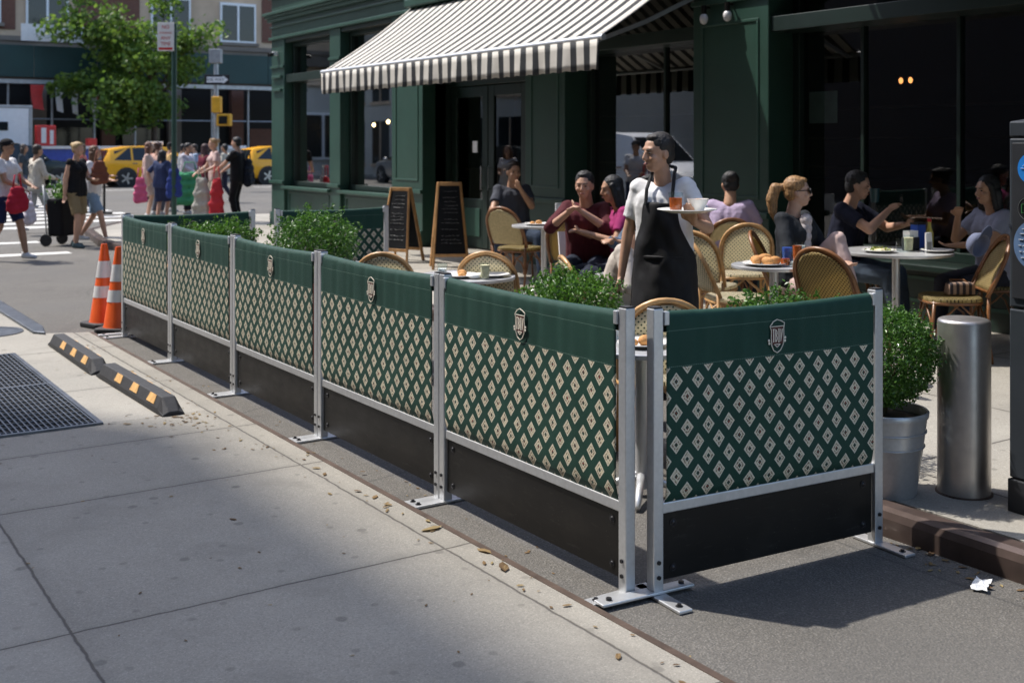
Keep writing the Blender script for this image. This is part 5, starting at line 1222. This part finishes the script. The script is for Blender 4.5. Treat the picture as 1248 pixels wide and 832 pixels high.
# ---- diners
GRP='diners on the terrace'
person('man in a dark vest sitting by the doors with his hand at his chin',(*at(628,13.25),SW),22,h=1.78,sit=True,head=(0,-4),skin='olive',hair=('short',DBR),top=('tee',(.055,.06,.075)),bottom=('trousers',(.03,.045,.075)),shoe=(.4,.4,.4),
   hands=[(.27,.26,.62),(.02,.22,1.0)],hint=[(.9,-.2,-.2),(-.5,.2,-1)],feet=[(.34,.30,.075),(-.15,.45,.075)],kn=[(.6,1,.7),(-.1,1,.9)],lean=-4)
person('dark haired man in a maroon top resting his mouth on his hands',(*at(716,9.85),SW),-18,h=1.74,sit=True,lean=12,head=(0,-6),skin='light',hair=('short',(.008,.007,.007)),top=('half',(.085,.018,.024)),hands=[(.07,.36,.98),(-.05,.35,.98)],hint=[(.8,.2,-.8),(-.8,.2,-.8)])
person('person in magenta with black hair facing left behind the white table',(*at(757,9.6),SW),-75,h=1.66,fem=True,sit=True,lean=10,head=(0,-8),skin='olive',hair=('long',BLK),top=('tee',(.30,.03,.13)),hands=[(.12,.34,.85),(-.1,.34,.85)])
person('woman in black trousers and cream top leaning on the white table',(*at(752,7.75),0),62,h=1.64,fem=True,sit=True,lean=22,head=(10,-14),skin='light',hair=('bun',BLK),top=('long',(.50,.45,.40)),bottom=('trousers',(.010,.011,.013)),shoe=BLK,hands=[(.12,.40,.80),(-.14,.36,.80)],hint=[(.7,0,-.7),(-.7,0,-.7)],zseat=.46)
person('person in a grey blue shirt mostly hidden behind the waiter',(*at(797,8.9),SW),-55,h=1.70,sit=True,lean=8,skin='olive',hair=('short',BLK),top=('long',(.10,.14,.20)),bottom=('trousers',(.05,.07,.10)),hands=[(.1,.36,.82),(-.1,.36,.82)])
person('person in a lilac shirt with black hair seen from behind',(*at(890,10.3),SW),158,h=1.68,sit=True,lean=7,head=(-22,-6),skin='olive',hair=('bun',BLK),top=('tee',(.40,.33,.47)),hands=[(.15,.33,.80),(-.15,.33,.80)])
pw=person('woman with blond ponytail, sunglasses, dark cardigan and pale pink trousers',(*at(978,8.45),SW),42,h=1.68,fem=True,sit=True,lean=-2,head=(-38,2),skin='fair',hair=('pony',(.26,.145,.06)),top=('long',(.022,.025,.030)),bottom=('trousers',(.60,.45,.42)),shoe=(.5,.3,.25),
   hands=[(.22,.28,.70),(-.10,.30,.72)],feet=[(.12,.36,.075),(-.10,.36,.47)],kn=[(.2,1,.9),(-.1,.3,1)],vox=.0075)
mb=MB(); Hd=pw['Hd']; hr=pw['hr']
for s in (-1,1): mb.ell(Hd(s*.034,.093,.008),(.032,.010,.024),hr,14,8); mb.cap(Hd(s*.062,.085,.014),Hd(s*.080,-.01,.012),.0035,.0035,6)
mb.cap(Hd(-.01,.098,.014),Hd(.01,.098,.014),.003,.003,6); mb.build('sunglasses',M['signblk'],pw['root'],smooth='all')
C1=pw['Cc'];m=MB()
for q in range(5): m.ell(C1+pw['Rt']@V((0,.105-.006*q,-.02-.06*q)),(.045+.004*q,.05,.05))
o=shell(m,'blouse',pm('flowered_blouse_cloth',(.52,.47,.47),.8,0,.35,30),pw['root'],.008,3)
person('man in a navy tee lifting a dark cup to his mouth',(*at(1034,9.55),SW),52,h=1.75,sit=True,lean=9,head=(-15,-8),skin='light',hair=('short',BLK),top=('tee',(.010,.012,.026)),bottom=('trousers',(.055,.075,.105)),shoe=(.3,.25,.2),
   hands=[(.02,.34,1.0),(-.10,.42,.88)],hint=[(.8,.1,-.8),(-.8,.1,-.6)],feet=[(.12,.5,.075),(-.1,.44,.075)],vox=.0075)
person('woman with long dark hair in a grey lavender tee, hand at her mouth',(*at(1208,8.95),SW),-72,h=1.68,fem=True,sit=True,lean=6,head=(0,-3),skin='olive',hair=('longdark',(.007,.006,.006)),top=('tee',(.30,.31,.40)),bottom=('trousers',(.03,.03,.04)),
   hands=[(.05,.28,1.02),(-.08,.40,.80)],hint=[(.5,.2,-1),(-.6,-.2,-.6)],vox=.0075)
t=thing('cup','dark cup held by the man in the navy tee','cup',(*at(1066,9.2),1.20)); MB().lathe([(.03,0),(.042,.11),(.039,.11),(.028,.006),(0,.006)],n=20,close=False).build('cup_shell',pm('dark_teal_cup',(.008,.035,.04),.3),t,smooth=True)
t=thing('baseball_cap','grey blue baseball cap hung on the yellow chair at the right','cap',(*at(1196,8.15),.94),face(-40))
MB().lathe([(.0,.105),(.035,.100),(.068,.078),(.086,.04),(.09,0),(.084,0),(.08,.04),(.06,.072),(0,.098)],n=26,close=False).build('crown',clothm((.14,.16,.24)),t,smooth='all')
m=MB(); pts=[(.085*math.sin(a),.085*math.cos(a),0) for a in np.linspace(-1.1,1.1,12)]+[(.075*math.sin(a),.155*math.cos(a)+.005,-.012) for a in np.linspace(1.0,-1.0,12)]
m.poly(pts,(0,0,.005)).build('brim',clothm((.07,.085,.14)),t); t.rotation_euler.x=R(70); t.rotation_euler.z=face(30)
t=thing('striped_bag','striped woven bag lying on the yellow chair by the kiosk','bag',(*at(1172,8.3),SW+.46),face(0))
mb=MB(); mb.poly([(-.11,-.08,0),(.11,-.08,0),(.09,-.08,.09),(-.09,-.08,.09)],(0,.10,0)); ts=NT('striped_bag_cloth'); xx=ts.xyz()[0]; mb.build('bag_body',ts.fin(ts.mix(ts.m('GREATER_THAN',ts.m('FRACT',ts.m('MULTIPLY',xx,22)),.5),(.33,.22,.16),(.03,.025,.03)),.8),t,bevel=.015); MB().tube([(-.06,-.04,.085),(-.05,-.09,.10),(.05,-.09,.10),(.06,-.04,.085)],.007,6).build('strap',M['rattand'],t,smooth='all')
t=thing('newspaper','folded printed menu leaning on the yellow brown chair by the doors','menu',(*at(692,10.2),.62),face(10)); MB().box((0,0,.13),(.16,.03,.28),rot3(18,0,0)).build('pages',M['paper'],t); MB().box((0,-.018,.13),(.12,.004,.22),rot3(18,0,0)).build('print',M['polegrey'],t)
person('person in a white top seen through the restaurant window',(10.4,6.35,.11),-50,h=1.72,skin='olive',hair=('short',BLK),top=('tee',(.5,.52,.58)),bottom=('trousers',(.01,.01,.012)),hands=[(.2,.3,1.0),(-.2,.3,1.0)])
# ---- pedestrians
PG='pedestrians at the crossing'
def ped(label,px,d,f,**k):
    k.setdefault('vox',.0115); x,y=at(px,d); k.setdefault('grp',PG); z=.11 if (x>5 and y<24.5 and not(y>21.5 and x<7)) else 0
    return person(label,(x,y,z),f,**k)
WALK=[(.10,.28,.09),(-.10,-.26,.13)]; WALK2=[(.10,-.24,.13),(-.10,.26,.09)]
a=ped('man in a white tee, black cap and navy shorts walking at the far left',6,16.4,82,h=1.76,skin='tan',hair=('cap',BLK),top=('tee',(.62,.62,.63)),bottom=('shorts',(.015,.025,.075)),shoe=(.65,.65,.66),feet=WALK2,hands=[(.12,.34,1.02),(-.10,.36,1.04)],faceparts=False)
b=ped('woman in a cream jumper with a crossbody strap walking away',44,21.6,140,h=1.68,fem=True,skin='tan',hair=('short',(.03,.02,.015)),top=('long',(.55,.50,.42)),bottom=('shorts',(.35,.36,.36)),shoe=(.6,.6,.6),feet=WALK,hands=[(.15,.3,1.05),(-.12,.32,1.05)],faceparts=False)
MB().tube([b['Sh'][0]+V((-.06,.07,.06)),b['Cc']+V((0,-.155,-.12)),b['P']+V((-.17,-.05,.08))],.012,6).build('strap',M['kioskd'],b['root'])
c=ped('blond woman in a black tank top and khaki shorts leading the walkers',93,18.5,70,h=1.72,fem=True,skin='light',hair=('bun',(.38,.26,.12)),top=('tank',(.010,.010,.012)),bottom=('shorts',(.24,.18,.10)),shoe=(.08,.12,.13),feet=[(.10,.08,.08),(-.10,-.12,.09)],hands=[(.22,-.05,.82),(-.08,.30,1.1)],faceparts=False)
ped('walker in a white tee and pale denim shorts next to the blond woman',113,19.3,88,h=1.66,fem=True,skin='light',hair=('long',(.10,.05,.025)),top=('tee',(.66,.65,.66)),bottom=('shorts',(.22,.32,.45)),shoe=(.6,.62,.64),feet=WALK,hands=[(.10,.34,1.18),(-.08,.32,1.1)],faceparts=False)
ped('girl in a navy dress with black hair and many bags',197,24.5,165,h=1.56,fem=True,skin='light',hair=('long',BLK),top=('loose',(.035,.05,.11)),bottom=('skirt',(.025,.035,.08)),hands=[(.30,.1,.95),(-.34,.1,1.0)],faceparts=False)
ped('person in a pale peach top left of the girl in navy',180,26.0,100,h=1.74,fem=True,skin='light',hair=('long',(.12,.05,.03)),top=('half',(.60,.42,.36)),bottom=('skirt',(.5,.35,.3)),faceparts=False)
ped('person with brown hair and bare shoulders behind the girl in navy',192,27,150,h=1.74,fem=True,skin='light',hair=('bun',(.06,.025,.015)),top=('tank',(.5,.32,.26)),bottom=('trousers',(.1,.1,.12)),faceparts=False)
ped('man in a black cap behind the green sign post',207,28.5,120,h=1.74,skin='light',hair=('cap',BLK),top=('tee',(.55,.36,.16)),bottom=('trousers',(.03,.03,.04)),faceparts=False)
ped('person in a dark vest with white sleeves beyond the green bag',228,27.5,75,h=1.72,skin='olive',hair=('short',BLK),top=('long',(.52,.5,.55)),bottom=('trousers',(.02,.02,.03)),hands=[(.15,.3,1.0),(-.15,.3,1.0)],faceparts=False)
ped('person in a dark maroon coat behind the blond shopper',249,27.0,140,h=1.70,fem=True,skin='olive',hair=('long',(.05,.02,.02)),top=('long',(.12,.015,.03)),bottom=('trousers',(.05,.01,.015)),faceparts=False)
e=ped('blond shopper in a floral top carrying a long red bag',262,23.4,-62,h=1.70,fem=True,skin='light',hair=('bun',(.36,.22,.10)),top=('tee',(.50,.36,.33)),bottom=('trousers',(.42,.37,.30)),hands=[(.14,.34,1.0),(-.20,.28,1.02)],faceparts=False)
f=ped('heavy set man all in black with a dark backpack',290,22.8,-100,h=1.72,skin='light',hair=('short',BLK),top=('tee',(.008,.008,.010)),bottom=('trousers',(.008,.008,.010)),shoe=BLK,hands=[(.15,.42,1.0),(-.15,.42,1.02)],width=1.25,faceparts=False)
for lab,px,d,fa,tc,bc,hc,st in (('person in a grey top far behind the walkers, past the green sign post',222,34,120,(.3,.31,.33),(.03,.04,.08),BLK,'short'),('person in a rust top crossing far behind the girl in navy',188,32,80,(.35,.12,.06),(.05,.05,.06),(.05,.03,.02),'long'),
    ('person in a pale blue shirt far behind the green sack',238,32,-70,(.33,.42,.55),(.1,.09,.08),(.03,.02,.015),'short'),('person in a cream tee far behind the man in black',275,33,-100,(.55,.52,.44),(.03,.03,.05),BLK,'short'),('person in a dark jumper at the far left behind the woman in cream',28,30,95,(.04,.05,.06),(.08,.09,.13),(.03,.02,.015),'long'),('person in a coral tee behind the blond woman in khaki shorts',101,27,-80,(.5,.14,.11),(.05,.06,.1),(.1,.06,.03),'long')):
    ped(lab,px,d,fa,h=1.70,fem=st=='long',skin=random.choice(('light','tan','brown')),hair=(st,hc),top=('tee',tc),bottom=('trousers',bc),feet=WALK,faceparts=False,vox=.016)
def bag(name,label,px,d,z,w,h,dp,col,fd=0,kind='tote',strap=.16):
    t=thing(name,label,'bag',(*at(px,d),z),face(fd)); m=clothm(col)
    mb=MB(); rr=dp*.42
    for zz,ww in ((.16,.92),(.38,1.0),(.62,.92),(.85,.66)):
        mb.cap((-w/2*ww+rr,0,h*zz),(w/2*ww-rr,0,h*(zz-.03)),rr*(1.15-.45*zz)+.01,rr*(1.15-.45*zz)+.01)
    for sx in (-1,-.3,.35,1): mb.cap((sx*(w/2-rr),0,h*.14),(sx*(w/2-rr)*.62,0,h*.90),rr*1.05,rr*.55)
    o=shell(mb,'bag_body',m,t,.014,14,.05,.16)
    MB().tube([(-w*.2,0,h*.95),(-w*.12,0,h+strap),(w*.12,0,h+strap),(w*.2,0,h*.95)],.012,6).build('handle',m,t,smooth='all'); return t
bag('shoulder_bag','red bag at the hip of the man in the white tee',21,16.1,.72,.34,.36,.14,(.38,.02,.04),60)
bag('tote_bag','white bag low beside the walking woman in cream',36,20.9,.22,.30,.42,.16,(.55,.5,.55),80)
bag('tote_bag','pink bag hanging left of the girl in navy',171,24.0,.42,.30,.60,.12,(.55,.10,.20),0)
bag('tote_bag','blue bag on the right arm of the girl in navy',212,24.0,.52,.34,.70,.14,(.03,.05,.20),0)
bag('tote_bag','large green sack held beside the green sign post',231,25.2,.32,.80,.80,.2,(.06,.27,.13),0)
bag('tote_bag','long red bag between the blond shopper and the man in black',264,22.3,.20,.30,.88,.15,(.42,.03,.04),0)
bag('tote_bag','grey patterned sack hanging from the hands of the blond shopper',246,22.6,.12,.40,.95,.2,(.33,.32,.28),-10)
bag('shoulder_bag','brown bag held by the walker in denim shorts',121,18.7,1.02,.30,.40,.12,(.16,.06,.04),40)
bag('backpack','dark navy backpack on the man in black',303,22.95,.85,.36,.55,.2,(.012,.015,.025),80)
t=thing('shopping_cart','black folding shopping cart pulled by the blond woman','cart',(*at(76,18.9),0),face(80))
MB().poly([(-.2,-.15,.16),(.2,-.15,.16),(.2,-.18,.78),(-.2,-.18,.78)],(0,.28,0)).build('bag_body',clothm((.010,.010,.012)),t,bevel=.04); MB().tube([(-.16,-.18,.12),(-.16,-.25,1.0),(.16,-.25,1.0),(.16,-.18,.12)],.012,6).build('handle',M['polegrey'],t,smooth='all')
for s in (-1,1): MB().cyl((s*.22,-.15,.10),(s*.25,-.15,.10),.10,n=18).build('wheel',M['tyre'],t,smooth=True)
v,ff=leafmesh(rng.normal(size=(260,3))*np.array((.10,.09,.09))+np.array((0,0,.88)),.07); np_obj('leaves',v,ff,M['fern'],t)
t=thing('stand_light','short black pole with foot on the road behind the walkers','pole',(*at(127,27.5),0)); MB().cyl((0,0,.02),(0,0,1.1),.03,n=8).build('pole',M['black'],t); MB().box((0,0,.02),(.35,.2,.04)).build('foot',M['black'],t,bevel=.01)
# ------------------------------------------------------------------ camera, sun, sky
cam=bpy.data.cameras.new('camera'); co=bpy.data.objects.new('camera',cam); COL.objects.link(co); S.camera=co
co.location=(0,0,CAMH); co.rotation_euler=(PI/2,0,-math.atan2(FWD.x,FWD.y)); cam.sensor_width=36; cam.lens=FPX/1248*36; cam.shift_y=-(416-177)/1248
cam.clip_end=2000; cam.clip_start=.05; cam.dof.use_dof=True; cam.dof.focus_distance=5.0; cam.dof.aperture_fstop=3.8
sv=V((-.355,.545,1.06)).normalized()
sl=bpy.data.lights.new('sun','SUN'); so=bpy.data.objects.new('sun',sl); COL.objects.link(so); sl.energy=2.5; sl.angle=R(.8); sl.color=(1,.95,.88)
so.rotation_euler=(-sv).to_track_quat('-Z','Y').to_euler(); so.location=(0,0,40)
w=bpy.data.worlds.new('World'); S.world=w; w.use_nodes=True; nt=w.node_tree
sky=nt.nodes.new('ShaderNodeTexSky'); sky.sky_type='NISHITA'; sky.sun_disc=False; sky.sun_elevation=math.asin(sv.z); sky.sun_rotation=math.atan2(sv.x,sv.y); sky.air_density=1.0; sky.dust_density=1.6
bg=nt.nodes['Background']; nt.links.new(sky.outputs[0],bg.inputs[0]); bg.inputs[1].default_value=.15
S.view_settings.view_transform='Standard'; S.view_settings.look='None'; S.view_settings.exposure=1.2; S.view_settings.gamma=1.0
S.cycles.max_bounces=8; S.cycles.transparent_max_bounces=12; S.cycles.caustics_reflective=False; S.cycles.caustics_refractive=False; S.cycles.sample_clamp_indirect=4
